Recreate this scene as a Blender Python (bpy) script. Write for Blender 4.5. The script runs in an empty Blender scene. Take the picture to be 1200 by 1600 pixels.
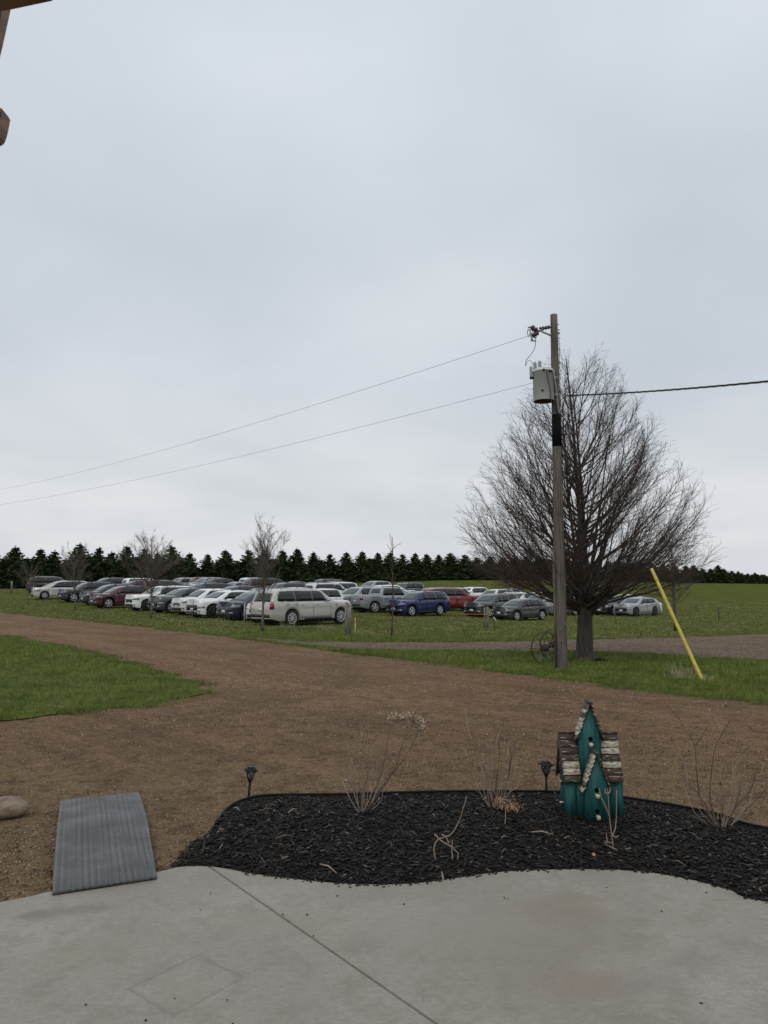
import bpy, bmesh, math, random
import numpy as np
from mathutils import Vector, Matrix, noise as mnoise
from mathutils.geometry import delaunay_2d_cdt
R = math.radians
PI = math.pi
scene = bpy.context.scene

# ---------------------------------------------------------------- camera, sky, sun, exposure
PITCH = math.atan(112 / 1155.0)
CAMZ = 1.8
cam_data = bpy.data.cameras.new("camera")
cam = bpy.data.objects.new("camera", cam_data)
scene.collection.objects.link(cam)
cam.location = (0, 0, CAMZ)
cam.rotation_euler = (PI / 2 + PITCH, 0, 0)
cam_data.sensor_fit = 'VERTICAL'
cam_data.sensor_height = 36
cam_data.lens = 26
cam_data.clip_start = 0.05
cam_data.clip_end = 6000
cam_data.dof.use_dof = True
cam_data.dof.focus_distance = 14
cam_data.dof.aperture_fstop = 9
scene.camera = cam

SUN_EL, SUN_AZ = R(55), R(200)
world = bpy.data.worlds.new("World")
scene.world = world
world.use_nodes = True
wn, wl = world.node_tree.nodes, world.node_tree.links
wn.clear()
w_out = wn.new('ShaderNodeOutputWorld')
w_bg = wn.new('ShaderNodeBackground')
w_bg.inputs['Strength'].default_value = 0.1
wl.new(w_bg.outputs[0], w_out.inputs[0])
w_sky = wn.new('ShaderNodeTexSky')
w_sky.sky_type = 'NISHITA'
w_sky.sun_disc = False
w_sky.sun_elevation = SUN_EL
w_sky.sun_rotation = SUN_AZ
w_tc = wn.new('ShaderNodeTexCoord')


def wmath(op, a, b=None, c=None):
    n = wn.new('ShaderNodeMath'); n.operation = op
    for i, v in enumerate((a, b, c)):
        if v is None: continue
        if isinstance(v, (int, float)): n.inputs[i].default_value = v
        else: wl.new(v, n.inputs[i])
    return n.outputs[0]


w_sep = wn.new('ShaderNodeSeparateXYZ'); wl.new(w_tc.outputs['Generated'], w_sep.inputs[0])
zabs = wmath('ABSOLUTE', w_sep.outputs[2])
den = wmath('ADD', zabs, 0.22)
px_ = wmath('DIVIDE', w_sep.outputs[0], den)
py_ = wmath('DIVIDE', w_sep.outputs[1], den)
w_cmb = wn.new('ShaderNodeCombineXYZ')
wl.new(px_, w_cmb.inputs[0]); wl.new(py_, w_cmb.inputs[1])


def wnoise(scale, detail, off, dist=0.0):
    m = wn.new('ShaderNodeMapping'); m.inputs['Location'].default_value = off
    wl.new(w_cmb.outputs[0], m.inputs[0])
    n = wn.new('ShaderNodeTexNoise'); n.inputs['Scale'].default_value = scale
    n.inputs['Detail'].default_value = detail; n.inputs['Roughness'].default_value = 0.5
    n.inputs['Distortion'].default_value = dist
    wl.new(m.outputs[0], n.inputs['Vector'])
    return n.outputs[0]


n1 = wnoise(0.75, 3, (3.1, 0.2, 0), 0.3)
n2 = wnoise(2.2, 4, (1.0, 5.0, 0), 0.2)
cl = wmath('ADD', wmath('MULTIPLY', n1, 0.72), wmath('MULTIPLY', n2, 0.28))
w_ramp = wn.new('ShaderNodeValToRGB')
wl.new(cl, w_ramp.inputs[0])
el = w_ramp.color_ramp.elements
el[0].position = 0.30; el[0].color = (0.515, 0.565, 0.622, 1)
el[1].position = 0.68; el[1].color = (0.680, 0.722, 0.765, 1)
e = w_ramp.color_ramp.elements.new(0.48); e.color = (0.580, 0.630, 0.680, 1)
w_el = wn.new('ShaderNodeValToRGB'); wl.new(zabs, w_el.inputs[0])
ee = w_el.color_ramp.elements
while len(ee) < 6: ee.new(0.5)
for i_, (p_, c_) in enumerate([(0.0, (1.10, 1.05, 1.02)), (0.12, (1.12, 1.07, 1.03)), (0.27, (0.99, 0.985, 0.985)), (0.42, (0.975, 0.98, 0.98)), (0.60, (1.09, 1.09, 1.10)), (1.0, (1.14, 1.13, 1.13))]):
    ee[i_].position = p_; ee[i_].color = (*c_, 1)
w_sc = wn.new('ShaderNodeVectorMath'); w_sc.operation = 'SCALE'
w_mul = wn.new('ShaderNodeVectorMath'); w_mul.operation = 'MULTIPLY'
wl.new(w_ramp.outputs[0], w_mul.inputs[0]); wl.new(w_el.outputs[0], w_mul.inputs[1])
wl.new(w_mul.outputs[0], w_sc.inputs[0]); w_sc.inputs['Scale'].default_value = 10.0
w_mix = wn.new('ShaderNodeMix'); w_mix.data_type = 'RGBA'
w_mix.inputs[0].default_value = 0.96
wl.new(w_sky.outputs[0], w_mix.inputs[6]); wl.new(w_sc.outputs[0], w_mix.inputs[7])
wl.new(w_mix.outputs[2], w_bg.inputs['Color'])

sun_d = bpy.data.lights.new("sun", 'SUN')
sun_d.energy = 0.95; sun_d.angle = R(40); sun_d.color = (1.0, 0.91, 0.78)
sun = bpy.data.objects.new("sun", sun_d)
scene.collection.objects.link(sun)
_sd = Vector((math.sin(SUN_AZ) * math.cos(SUN_EL), math.cos(SUN_AZ) * math.cos(SUN_EL), math.sin(SUN_EL)))
sun.rotation_euler = _sd.to_track_quat('Z', 'Y').to_euler()

vs = scene.view_settings
vs.view_transform = 'Standard'
vs.look = 'None'
vs.gamma = 1
vs.exposure = 0.08
vs.use_curve_mapping = False

rng = np.random.default_rng(11)
random.seed(11)
C = scene.collection

# ---------------------------------------------------------------- pixel <-> place calibration
F = 1155.0
cp, sp = math.cos(PITCH), math.sin(PITCH)


def ray(u, v):
    a = (u - 600) / F; b = -(v - 800) / F
    return Vector((a, cp - b * sp, sp + b * cp))


def at(u, v, Y):
    d = ray(u, v); t = Y / d.y
    return Vector((d.x * t, Y, CAMZ + d.z * t))


def project(p):
    x, y, z = p[0], p[1], p[2] - CAMZ
    f = y * cp + z * sp; b = -y * sp + z * cp
    return 600 + F * x / f, 800 - F * b / f


# ---------------------------------------------------------------- terrain
_anch = [at(u, v, Y) for u, v, Y in [
    (0, 993, 28), (0, 957, 47), (180, 950, 58), (80, 936, 72), (300, 958, 50), (410, 1000, 28), (480, 978, 39), (370, 968, 44),
    (650, 961, 55), (800, 967, 55), (990, 962, 68), (1020, 958, 80), (390, 927, 85), (190, 928, 82), (740, 948, 75), (560, 938, 72),
    (878, 1045, 18.2), (1200, 985, 40), (1100, 945, 110), (1100, 930, 180), (1150, 911.5, 330), (900, 907, 255),
    (700, 905, 195), (600, 906, 185), (400, 912, 165), (150, 918, 145), (0, 919, 138), (1200, 1045, 18.3), (0, 925, 95),
    (1200, 960, 65), (900, 935, 100), (650, 925, 115)]]
_anch += [Vector((x, y, z)) for x, y, z in [(-14, 12, -.06), (0, 12, -.12), (14, 12, -.12), (-14, 6, -.03), (14, 6, -.05), (0, 6, -.04),
          (-70, 30, .2), (-90, 90, 1.0), (-120, 150, 1.6), (80, 20, -.8), (130, 90, -1.5), (-60, 0, 0), (60, 0, -.3), (260, 330, 2.0), (-150, 60, .8)]]
_A = np.array([[p.x, p.y, p.z] for p in _anch])


def _warp(x, y):
    return np.stack([x / 40.0, y / 40.0], -1)


def _tps(r2):
    return 0.5 * r2 * np.log(r2 + 1e-9)


_P = _warp(_A[:, 0], _A[:, 1])
_n = len(_P)
_K = _tps(((_P[:, None] - _P[None]) ** 2).sum(-1)) + np.eye(_n) * 0.002
_M = np.zeros((_n + 3, _n + 3)); _M[:_n, :_n] = _K; _M[:_n, _n] = 1; _M[:_n, _n + 1:] = _P
_M[_n, :_n] = 1; _M[_n + 1:, :_n] = _P.T
_W = np.linalg.solve(_M, np.concatenate([_A[:, 2], np.zeros(3)]))


def smooth(t):
    t = np.clip(t, 0, 1); return t * t * (3 - 2 * t)


def terr(x, y):
    x = np.asarray(x, float); y = np.asarray(y, float)
    sh = np.broadcast(x, y).shape
    xf = np.broadcast_to(x, sh).ravel(); yf = np.broadcast_to(y, sh).ravel()
    out = np.empty(len(xf))
    for i in range(0, len(xf), 20000):
        xs = np.clip(xf[i:i + 20000], -160, 280); ys = np.clip(yf[i:i + 20000], -20, 340)
        Q = _warp(xs, ys)
        out[i:i + 20000] = _tps(((Q[:, None] - _P[None]) ** 2).sum(-1)) @ _W[:_n] + _W[_n] + Q @ _W[_n + 1:]
    r = np.hypot(xf, yf)
    near = -0.035
    k = smooth((yf - 6.6) / 7.0)
    z = near * (1 - k) + out * k
    # beyond the fields the land falls away gently
    z = z - np.clip(r - 360, 0, None) * 0.012
    return z.reshape(sh)


def tz(x, y):
    return float(terr(x, y))


def gpt(u, v):
    """where the line of sight through (u, v) meets the land"""
    d = ray(u, v); lo, t = 0.0, 1.0
    while t < 900:
        p = Vector((0, 0, CAMZ)) + d * t
        if p.z < tz(p.x, p.y): break
        lo = t; t *= 1.03
    for _ in range(24):
        m = (lo + t) / 2; p = Vector((0, 0, CAMZ)) + d * m
        if p.z < tz(p.x, p.y): t = m
        else: lo = m
    return Vector((0, 0, CAMZ)) + d * lo


def gz0(u, v, z=0.0):
    d = ray(u, v); t = (z - CAMZ) / d.z
    return Vector((d.x * t, d.y * t, z))


def gat(u, Y):
    """land under column u at ground distance Y"""
    x = (u - 600) / F * Y
    for _ in range(6):
        z = tz(x, Y); x = (u - 600) / F * (Y * cp + (z - CAMZ) * sp)
    return Vector((x, Y, tz(x, Y)))


# ---------------------------------------------------------------- materials
def new_mat(name):
    m = bpy.data.materials.new(name); m.use_nodes = True
    return m, m.node_tree.nodes, m.node_tree.links, m.node_tree.nodes['Principled BSDF']


def mat(name, col, rough=0.6, metal=0.0, coat=0.0, nscale=0, namt=0.0, bump=0.0, bscale=None, spec=0.5, stretch=None, col2=None, detail=4, rand=False):
    m, n, l, b = new_mat(name)
    b.inputs['Base Color'].default_value = (*col, 1)
    b.inputs['Roughness'].default_value = rough
    b.inputs['Metallic'].default_value = metal
    b.inputs['Coat Weight'].default_value = coat
    b.inputs['Specular IOR Level'].default_value = spec
    if nscale:
        tc = n.new('ShaderNodeTexCoord'); mp = n.new('ShaderNodeMapping')
        l.new(tc.outputs['Object'], mp.inputs[0])
        if stretch: mp.inputs['Scale'].default_value = stretch
        if rand:
            oi = n.new('ShaderNodeObjectInfo'); ms = n.new('ShaderNodeVectorMath'); ms.operation = 'SCALE'; ms.inputs[0].default_value = (7, 11, 5)
            l.new(oi.outputs['Random'], ms.inputs['Scale']); l.new(ms.outputs[0], mp.inputs['Location'])
        nz = n.new('ShaderNodeTexNoise'); nz.inputs['Scale'].default_value = nscale; nz.inputs['Detail'].default_value = detail
        l.new(mp.outputs[0], nz.inputs['Vector'])
        rp = n.new('ShaderNodeValToRGB'); l.new(nz.outputs[0], rp.inputs[0])
        c2 = col2 if col2 else tuple(c * (1 - namt) for c in col)
        c1 = col if col2 else tuple(min(1, c * (1 + namt)) for c in col)
        rp.color_ramp.elements[0].position = 0.33; rp.color_ramp.elements[0].color = (*c2, 1)
        rp.color_ramp.elements[1].position = 0.67; rp.color_ramp.elements[1].color = (*c1, 1)
        l.new(rp.outputs[0], b.inputs['Base Color'])
        if bump:
            bp = n.new('ShaderNodeBump'); bp.inputs['Strength'].default_value = bump; bp.inputs['Distance'].default_value = 0.01
            nb = nz
            if bscale:
                nb = n.new('ShaderNodeTexNoise'); nb.inputs['Scale'].default_value = bscale; nb.inputs['Detail'].default_value = 5
                l.new(mp.outputs[0], nb.inputs['Vector'])
            l.new(nb.outputs[0], bp.inputs['Height']); l.new(bp.outputs[0], b.inputs['Normal'])
    return m


class NT:
    """small helper for longer node chains"""
    def __init__(s, name):
        s.m, s.n, s.l, s.b = new_mat(name)
        s.tc = s.n.new('ShaderNodeTexCoord').outputs['Object']

    def noise(s, scale, detail=4, rough=0.55, vec=None, stretch=None, dist=0.0):
        v = vec or s.tc
        if stretch:
            mp = s.n.new('ShaderNodeMapping'); s.l.new(v, mp.inputs[0]); mp.inputs['Scale'].default_value = stretch; v = mp.outputs[0]
        x = s.n.new('ShaderNodeTexNoise'); x.inputs['Scale'].default_value = scale; x.inputs['Detail'].default_value = detail
        x.inputs['Roughness'].default_value = rough; x.inputs['Distortion'].default_value = dist
        s.l.new(v, x.inputs['Vector']); return x.outputs[0]

    def voro(s, scale, feature='F1', out='Distance'):
        x = s.n.new('ShaderNodeTexVoronoi'); x.inputs['Scale'].default_value = scale; x.feature = feature
        s.l.new(s.tc, x.inputs['Vector']); return x.outputs[out]

    def ramp(s, f, stops):
        r = s.n.new('ShaderNodeValToRGB'); s.l.new(f, r.inputs[0]); e = r.color_ramp.elements
        while len(e) < len(stops): e.new(0.5)
        for i, (p, c) in enumerate(stops):
            e[i].position = p; e[i].color = (*c, 1) if len(c) == 3 else c
        return r.outputs[0]

    def mix(s, f, a, b, mode='MIX'):
        x = s.n.new('ShaderNodeMix'); x.data_type = 'RGBA'; x.blend_type = mode
        for sock, v in ((0, f), (6, a), (7, b)):
            if isinstance(v, (int, float)): x.inputs[sock].default_value = v
            elif isinstance(v, tuple): x.inputs[sock].default_value = (*v, 1)
            else: s.l.new(v, x.inputs[sock])
        return x.outputs[2]

    def math(s, op, a, b=0.0):
        x = s.n.new('ShaderNodeMath'); x.operation = op
        for i, v in enumerate((a, b)):
            if isinstance(v, (int, float)): x.inputs[i].default_value = v
            else: s.l.new(v, x.inputs[i])
        return x.outputs[0]

    def bump(s, h, strength, dist):
        x = s.n.new('ShaderNodeBump'); x.inputs['Strength'].default_value = strength; x.inputs['Distance'].default_value = dist
        s.l.new(h, x.inputs['Height']); s.l.new(x.outputs[0], s.b.inputs['Normal'])

    def col(s, c): s.l.new(c, s.b.inputs['Base Color'])


g = lambda v: (v, v, v)

# field grass
t = NT('field_grass')
a = t.noise(0.22, 7, 0.72); b_ = t.noise(1.6, 6, 0.75); c_ = t.noise(40, 3, 0.7)
base = t.ramp(a, [(0.3, (0.062, 0.080, 0.020)), (0.5, (0.094, 0.110, 0.030)), (0.7, (0.140, 0.146, 0.052))])
base = t.mix(t.ramp(b_, [(0.45, g(0)), (0.7, g(0.6))]), base, (0.14, 0.135, 0.045))
base = t.mix(t.ramp(c_, [(0.35, g(0.55)), (0.6, g(0))]), base, (0.03, 0.045, 0.012))
base = t.mix(t.ramp(t.noise(14, 5, 0.7), [(0.6, g(0)), (0.75, g(0.55))]), base, (0.20, 0.18, 0.085))
t.col(base); t.b.inputs['Roughness'].default_value = 0.9
t.b.inputs['Specular IOR Level'].default_value = 0.0
t.bump(t.mix(0.5, c_, b_), 0.6, 0.05)
M_FIELD = t.m

# lawn soil and thatch beneath the blades
t = NT('lawn_soil')
t.col(t.ramp(t.noise(9, 5, 0.7), [(0.35, (0.045, 0.065, 0.015)), (0.65, (0.10, 0.12, 0.03))]))
t.b.inputs['Roughness'].default_value = 1.0; t.b.inputs['Specular IOR Level'].default_value = 0.1
t.bump(t.noise(40, 3), 0.8, 0.03)
M_LAWN = t.m


def gravel_mat(name, dark, mid, light, big, peb, strength=1.0, tan=False):
    t = NT(name)
    mp = t.n.new('ShaderNodeMapping'); t.l.new(t.tc, mp.inputs[0]); mp.inputs['Rotation'].default_value = (0, 0, R(47)); rot = mp.outputs[0]
    a = t.noise(big, 6, 0.65, dist=0.4); b = t.noise(5, 7, 0.75); c = t.noise(42, 5, 0.75)
    base = t.ramp(a, [(0.3, dark), (0.52, mid), (0.72, tuple(x * 1.22 for x in mid))])
    # wheel tracks and long bands of finer, paler material left by traffic
    w = t.noise(1.0, 5, 0.65, vec=rot, stretch=(0.10, 1.5, 1), dist=0.2)
    base = t.mix(t.ramp(w, [(0.50, g(0.0)), (0.64, g(0.5))]), base, tuple(x * 1.30 for x in mid))
    base = t.mix(t.ramp(w, [(0.34, g(0.5)), (0.45, g(0))]), base, tuple(x * 0.85 for x in dark))
    w2 = t.noise(1.0, 4, 0.6, vec=rot, stretch=(0.05, 4.5, 1))
    base = t.mix(t.ramp(w2, [(0.33, g(0.5)), (0.43, g(0))]), base, tuple(x * 0.9 for x in dark))
    base = t.mix(t.ramp(w2, [(0.58, g(0)), (0.66, g(0.4))]), base, tuple(x * 1.5 for x in mid))
    if tan:
        for (cu, cv, rad_, wid, ex, ey, er, amt, colr) in TRACKS:
            mpx = t.n.new('ShaderNodeMapping'); t.l.new(t.tc, mpx.inputs[0]); mpx.inputs['Location'].default_value = (-cu, -cv, 0)
            sxx = t.n.new('ShaderNodeSeparateXYZ'); t.l.new(mpx.outputs[0], sxx.inputs[0])
            dd = t.math('SQRT', t.math('ADD', t.math('POWER', t.math('ABSOLUTE', sxx.outputs[0]), 2.0), t.math('POWER', t.math('ABSOLUTE', sxx.outputs[1]), 2.0)))
            dd = t.math('ABSOLUTE', t.math('SUBTRACT', t.math('ADD', dd, t.math('MULTIPLY', t.math('SUBTRACT', b, 0.5), 0.35)), rad_))
            ring = t.ramp(t.math('DIVIDE', dd, wid), [(0.3, g(1)), (1.0, g(0))])
            mpe = t.n.new('ShaderNodeMapping'); t.l.new(t.tc, mpe.inputs[0]); mpe.inputs['Location'].default_value = (-ex, -ey, 0)
            sxe = t.n.new('ShaderNodeSeparateXYZ'); t.l.new(mpe.outputs[0], sxe.inputs[0])
            de = t.math('SQRT', t.math('ADD', t.math('POWER', t.math('ABSOLUTE', sxe.outputs[0]), 2.0), t.math('POWER', t.math('ABSOLUTE', sxe.outputs[1]), 2.0)))
            win_ = t.ramp(t.math('DIVIDE', de, er), [(0.6, g(amt)), (1.0, g(0))])
            mk = t.math('MULTIPLY', ring, win_)
            base = t.mix(mk, base, tuple(x * colr for x in mid))
        sx = t.n.new('ShaderNodeSeparateXYZ'); t.l.new(t.tc, sx.inputs[0])
        yy = t.math('ADD', sx.outputs[1], t.math('MULTIPLY', t.math('SUBTRACT', b, 0.5), 3.0))
        mask = t.ramp(t.math('MULTIPLY', yy, 0.1), [(0.52, g(0.75)), (0.66, g(0.62)), (0.84, g(0.0))])
        base = t.mix(mask, base, (0.215, 0.155, 0.085))
    base = t.mix(t.ramp(b, [(0.38, g(0.85)), (0.52, g(0))]), base, tuple(x * 0.60 for x in dark))
    v = t.voro(peb); vc = t.voro(peb, out='Color')
    sepc = t.n.new('ShaderNodeSeparateColor'); t.l.new(vc, sepc.inputs[0])
    stone = t.ramp(sepc.outputs[0], [(0.0, tuple(x * .8 for x in dark)), (0.45, mid), (0.8, tuple((m + l) * 0.5 for m, l in zip(mid, light))), (0.97, light)])
    isst = t.ramp(v, [(0.22, g(0.75)), (0.45, g(0))])
    base = t.mix(isst, base, stone)
    base = t.mix(t.ramp(c, [(0.36, g(0.7)), (0.47, g(0))]), base, tuple(x * 0.45 for x in dark))
    base = t.mix(t.ramp(c, [(0.56, g(0.0)), (0.66, g(0.4))]), base, tuple((m + l) * 0.5 for m, l in zip(mid, light)))
    t.col(base); t.b.inputs['Roughness'].default_value = 0.9; t.b.inputs['Specular IOR Level'].default_value = 0.2
    inv = t.math('SUBTRACT', 1.0, v)
    h = t.math('ADD', t.math('MULTIPLY', inv, 0.5), t.math('ADD', t.math('MULTIPLY', b, 2.5), t.math('MULTIPLY', c, 0.8)))
    t.bump(h, strength, 0.035)
    return t.m


def circle3(A, B, Cc):
    ax, ay, bx, by, cx, cy = A.x, A.y, B.x, B.y, Cc.x, Cc.y
    d = 2 * (ax * (by - cy) + bx * (cy - ay) + cx * (ay - by))
    ux = ((ax * ax + ay * ay) * (by - cy) + (bx * bx + by * by) * (cy - ay) + (cx * cx + cy * cy) * (ay - by)) / d
    uy = ((ax * ax + ay * ay) * (cx - bx) + (bx * bx + by * by) * (ax - cx) + (cx * cx + cy * cy) * (bx - ax)) / d
    return ux, uy, math.hypot(ax - ux, ay - uy)


TRACKS = []
for (q0, q1, q2, wid, er, amt, colr) in [((440, 1100), (500, 1084), (548, 1058), .22, 4.5, .75, .55), ((395, 1098), (470, 1078), (520, 1052), .22, 4.5, .55, .62), ((340, 1060), (480, 1072), (700, 1120), .30, 6.0, .6, 1.45),
        ((300, 1140), (600, 1128), (900, 1140), .16, 4.0, .4, .6), ((520, 1100), (760, 1095), (1100, 1130), .25, 5.0, .5, 1.4), ((150, 1160), (420, 1120), (700, 1105), .2, 5, .4, .6), ((0, 975), (200, 1015), (420, 1070), .5, 16, .5, 1.35), ((60, 968), (300, 1005), (560, 1055), .4, 16, .45, .65)]:
    A_, B_, C_ = gpt(*q0), gpt(*q1), gpt(*q2); ux, uy, rd = circle3(A_, B_, C_)
    TRACKS.append((ux, uy, rd, wid, B_.x, B_.y, er, amt, colr))
M_ROAD = gravel_mat('brown_gravel', (0.118, 0.066, 0.031), (0.220, 0.132, 0.068), (0.50, 0.39, 0.26), 0.55, 45, tan=True)
M_LANE = gravel_mat('grey_gravel', (0.100, 0.068, 0.044), (0.180, 0.130, 0.088), (0.40, 0.33, 0.26), 0.5, 14)

# concrete: broom finished, damp stains
t = NT('concrete')
a = t.noise(0.9, 5, 0.55, dist=0.3); b = t.noise(5, 6, 0.65); c = t.noise(160, 3, 0.6, stretch=(0.6, 1.6, 1))
base = t.ramp(a, [(0.3, (0.222, 0.203, 0.170)), (0.5, (0.268, 0.247, 0.210)), (0.7, (0.318, 0.300, 0.264))])
base = t.mix(t.ramp(b, [(0.35, g(0.55)), (0.52, g(0))]), base, (0.19, 0.175, 0.135))
base = t.mix(t.ramp(t.noise(1.7, 6, 0.7), [(0.54, g(0)), (0.70, g(0.45))]), base, (0.24, 0.225, 0.165))
base = t.mix(t.ramp(c, [(0.35, g(0.42)), (0.6, g(0))]), base, (0.15, 0.135, 0.11))
br_ = t.noise(22, 5, 0.7, stretch=(1.0, 1.7, 1), dist=0.6)
base = t.mix(t.ramp(br_, [(0.40, g(0.26)), (0.52, g(0))]), base, (0.15, 0.138, 0.11))
base = t.mix(t.ramp(br_, [(0.55, g(0.0)), (0.68, g(0.22))]), base, (0.40, 0.375, 0.33))
base = t.mix(t.ramp(t.voro(120), [(0.10, g(0.5)), (0.22, g(0))]), base, (0.13, 0.12, 0.10))
pit = t.noise(34, 6, 0.8)
base = t.mix(t.ramp(pit, [(0.33, g(0.85)), (0.385, g(0))]), base, (0.11, 0.108, 0.092))


def blob(cx, cy, rx, ry, rot=0.0, soft=0.35):
    mp = t.n.new('ShaderNodeMapping'); mp.vector_type = 'TEXTURE'
    t.l.new(t.tc, mp.inputs[0])
    mp.inputs['Location'].default_value = (cx, cy, 0); mp.inputs['Scale'].default_value = (rx, ry, 1); mp.inputs['Rotation'].default_value = (0, 0, rot)
    sx = t.n.new('ShaderNodeSeparateXYZ'); t.l.new(mp.outputs[0], sx.inputs[0])
    return sx.outputs[0], sx.outputs[1]


def ellipse(cx, cy, rx, ry, rot, amt):
    x, y = blob(cx, cy, rx, ry, rot)
    d = t.math('ADD', t.math('POWER', t.math('ABSOLUTE', x), 2.0), t.math('POWER', t.math('ABSOLUTE', y), 2.0))
    d = t.math('ADD', d, t.math('MULTIPLY', t.math('SUBTRACT', b, 0.5), 1.6))
    return t.ramp(d, [(0.1, g(amt)), (1.0, g(0))])


def square_ring(u, v, hx, hy, rot, amt):
    p = gz0(u, v)
    x, y = blob(p.x, p.y, hx, hy, rot)
    d = t.math('MAXIMUM', t.math('ABSOLUTE', x), t.math('ABSOLUTE', y))
    d = t.math('ADD', d, t.math('MULTIPLY', t.math('SUBTRACT', b, 0.5), 0.13))
    return t.ramp(d, [(0.84, g(0)), (0.97, g(amt)), (1.03, g(amt * 0.8)), (1.12, g(0))])


# the square outline a planter left, rusty and green damp stains
base = t.mix(square_ring(292, 1536, 0.175, 0.20, R(-38), 0.34), base, (0.10, 0.10, 0.092))
for (u, v, rx, ry, rot, amt, cc) in [(880, 1420, 0.32, 0.20, 0.3, 0.42, (0.22, 0.165, 0.12)), (905, 1535, 0.22, 0.15, 0.2, 0.45, (0.21, 0.150, 0.105)),
        (860, 1480, 0.75, 0.70, 0.2, 0.42, (0.210, 0.184, 0.142)), (680, 1440, 0.7, 0.30, 0.1, 0.35, (0.25, 0.235, 0.20)), (420, 1440, 0.5, 0.2, 0.1, 0.3, (0.23, 0.215, 0.15)), (130, 1490, 0.3, 0.2, 0.1, 0.4, (0.22, 0.205, 0.14)), (100, 1425, 0.34, 0.07, 0.25, 0.5, (0.12, 0.12, 0.115)),
        (290, 1545, 0.2, 0.16, -0.6, 0.25, (0.20, 0.195, 0.14)), (880, 1370, 0.55, 0.1, 0.0, 0.35, (0.20, 0.185, 0.14)),
        (570, 1398, 0.22, 0.12, 0.0, 0.3, (0.17, 0.165, 0.15)), (200, 1460, 0.3, 0.2, 0.5, 0.25, (0.18, 0.178, 0.14)), (1080, 1510, 0.6, 0.14, 0.5, 0.2, (0.17, 0.17, 0.165))]:
    p = gz0(u, v)
    base = t.mix(ellipse(p.x, p.y, rx, ry, rot, amt), base, cc)
t.col(base)
t.l.new(t.ramp(a, [(0.3, g(0.42)), (0.7, g(0.66))]), t.b.inputs['Roughness'])
t.b.inputs['Specular IOR Level'].default_value = 0.35
t.bump(t.math('ADD', t.math('MULTIPLY', c, 0.6), t.math('MULTIPLY', br_, 0.8)), 0.5, 0.004)
M_CONC = t.m

M_MULCH = mat('black_mulch', (0.010, 0.0085, 0.0075), 0.8, spec=0.15, nscale=22, namt=0.7, bump=0.8, bscale=60)
M_CHIP = mat('mulch_chip', (0.021, 0.0185, 0.0165), 0.6, nscale=9, col2=(0.004, 0.0036, 0.0032), spec=0.22)
M_CHIPB = mat('brown_chip', (0.13, 0.095, 0.07), 0.7, nscale=9, namt=0.5)
M_CHIPO = mat('orange_chip', (0.50, 0.22, 0.10), 0.7, nscale=30, namt=0.2)
M_PEB = mat('pebble', (0.27, 0.19, 0.115), 0.75, nscale=14, col2=(0.07, 0.045, 0.026))
M_PEBT = mat('tan_pebble', (0.36, 0.245, 0.14), 0.8, nscale=14, namt=0.35)
M_CLOD = mat('soil_clod', (0.050, 0.030, 0.018), 0.9, nscale=14, namt=0.4)
M_PEBL = mat('pale_pebble', (0.44, 0.38, 0.30), 0.7, nscale=14, namt=0.35)
M_BLACKPL = mat('black_plastic', (0.010, 0.010, 0.010), 0.6, spec=0.2)
t = NT('grey_rubber')
_mp = t.n.new('ShaderNodeMapping'); t.l.new(t.tc, _mp.inputs[0]); _mp.inputs['Rotation'].default_value = (0, 0, -R(22.5))
_wv = t.n.new('ShaderNodeTexWave'); _wv.wave_type = 'BANDS'; _wv.bands_direction = 'X'; _wv.inputs['Scale'].default_value = 9.0; _wv.inputs['Distortion'].default_value = 0.15
t.l.new(_mp.outputs[0], _wv.inputs['Vector'])
_wf = t.n.new('ShaderNodeTexWave'); _wf.wave_type = 'BANDS'; _wf.bands_direction = 'X'; _wf.inputs['Scale'].default_value = 45.0
t.l.new(_mp.outputs[0], _wf.inputs['Vector'])
_st = t.math('ADD', t.math('MULTIPLY', _wv.outputs[1], 0.5), t.math('MULTIPLY', _wf.outputs[1], 0.25))
_st = t.math('ADD', _st, t.math('MULTIPLY', t.noise(26, 2, 0.5, vec=_mp.outputs[0], stretch=(1, 0.03, 1)), 0.35))
_du = t.noise(3.2, 6, 0.7)
_c = t.ramp(_st, [(0.25, (0.034, 0.035, 0.036)), (0.62, (0.050, 0.051, 0.052)), (0.85, (0.072, 0.073, 0.074))])
_c = t.mix(t.ramp(_du, [(0.48, g(0)), (0.70, g(0.35))]), _c, (0.085, 0.080, 0.073))
_c = t.mix(t.ramp(t.noise(30, 4, 0.7), [(0.66, g(0)), (0.72, g(0.6))]), _c, (0.05, 0.035, 0.022))
t.col(_c); t.l.new(t.ramp(_du, [(0.4, g(0.34)), (0.7, g(0.6))]), t.b.inputs['Roughness'])
M_RUBBER = t.m
M_ROCK = mat('boulder', (0.26, 0.19, 0.14), 0.8, nscale=9, col2=(0.10, 0.075, 0.055), bump=0.6, bscale=30)
M_BARK = mat('linden_bark', (0.075, 0.060, 0.050), 0.9, nscale=7, col2=(0.028, 0.022, 0.019), bump=1.0, stretch=(3, 3, 0.35))
M_TWIG = mat('brown_twig', (0.066, 0.045, 0.037), 0.8, nscale=4, namt=0.4)
M_TWIGG = mat('grey_twig', (0.115, 0.092, 0.078), 0.8, nscale=4, namt=0.3)
M_CANE = mat('tan_cane', (0.27, 0.20, 0.15), 0.7, nscale=6, namt=0.35)
M_CANED = mat('dark_cane', (0.085, 0.058, 0.045), 0.7, nscale=6, namt=0.35)
M_DRYFL = mat('dried_flower', (0.38, 0.29, 0.215), 0.9, nscale=12, namt=0.35)
M_DRYLEAF = mat('dried_leaf', (0.30, 0.19, 0.12), 0.9, nscale=12, namt=0.4)
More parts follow.
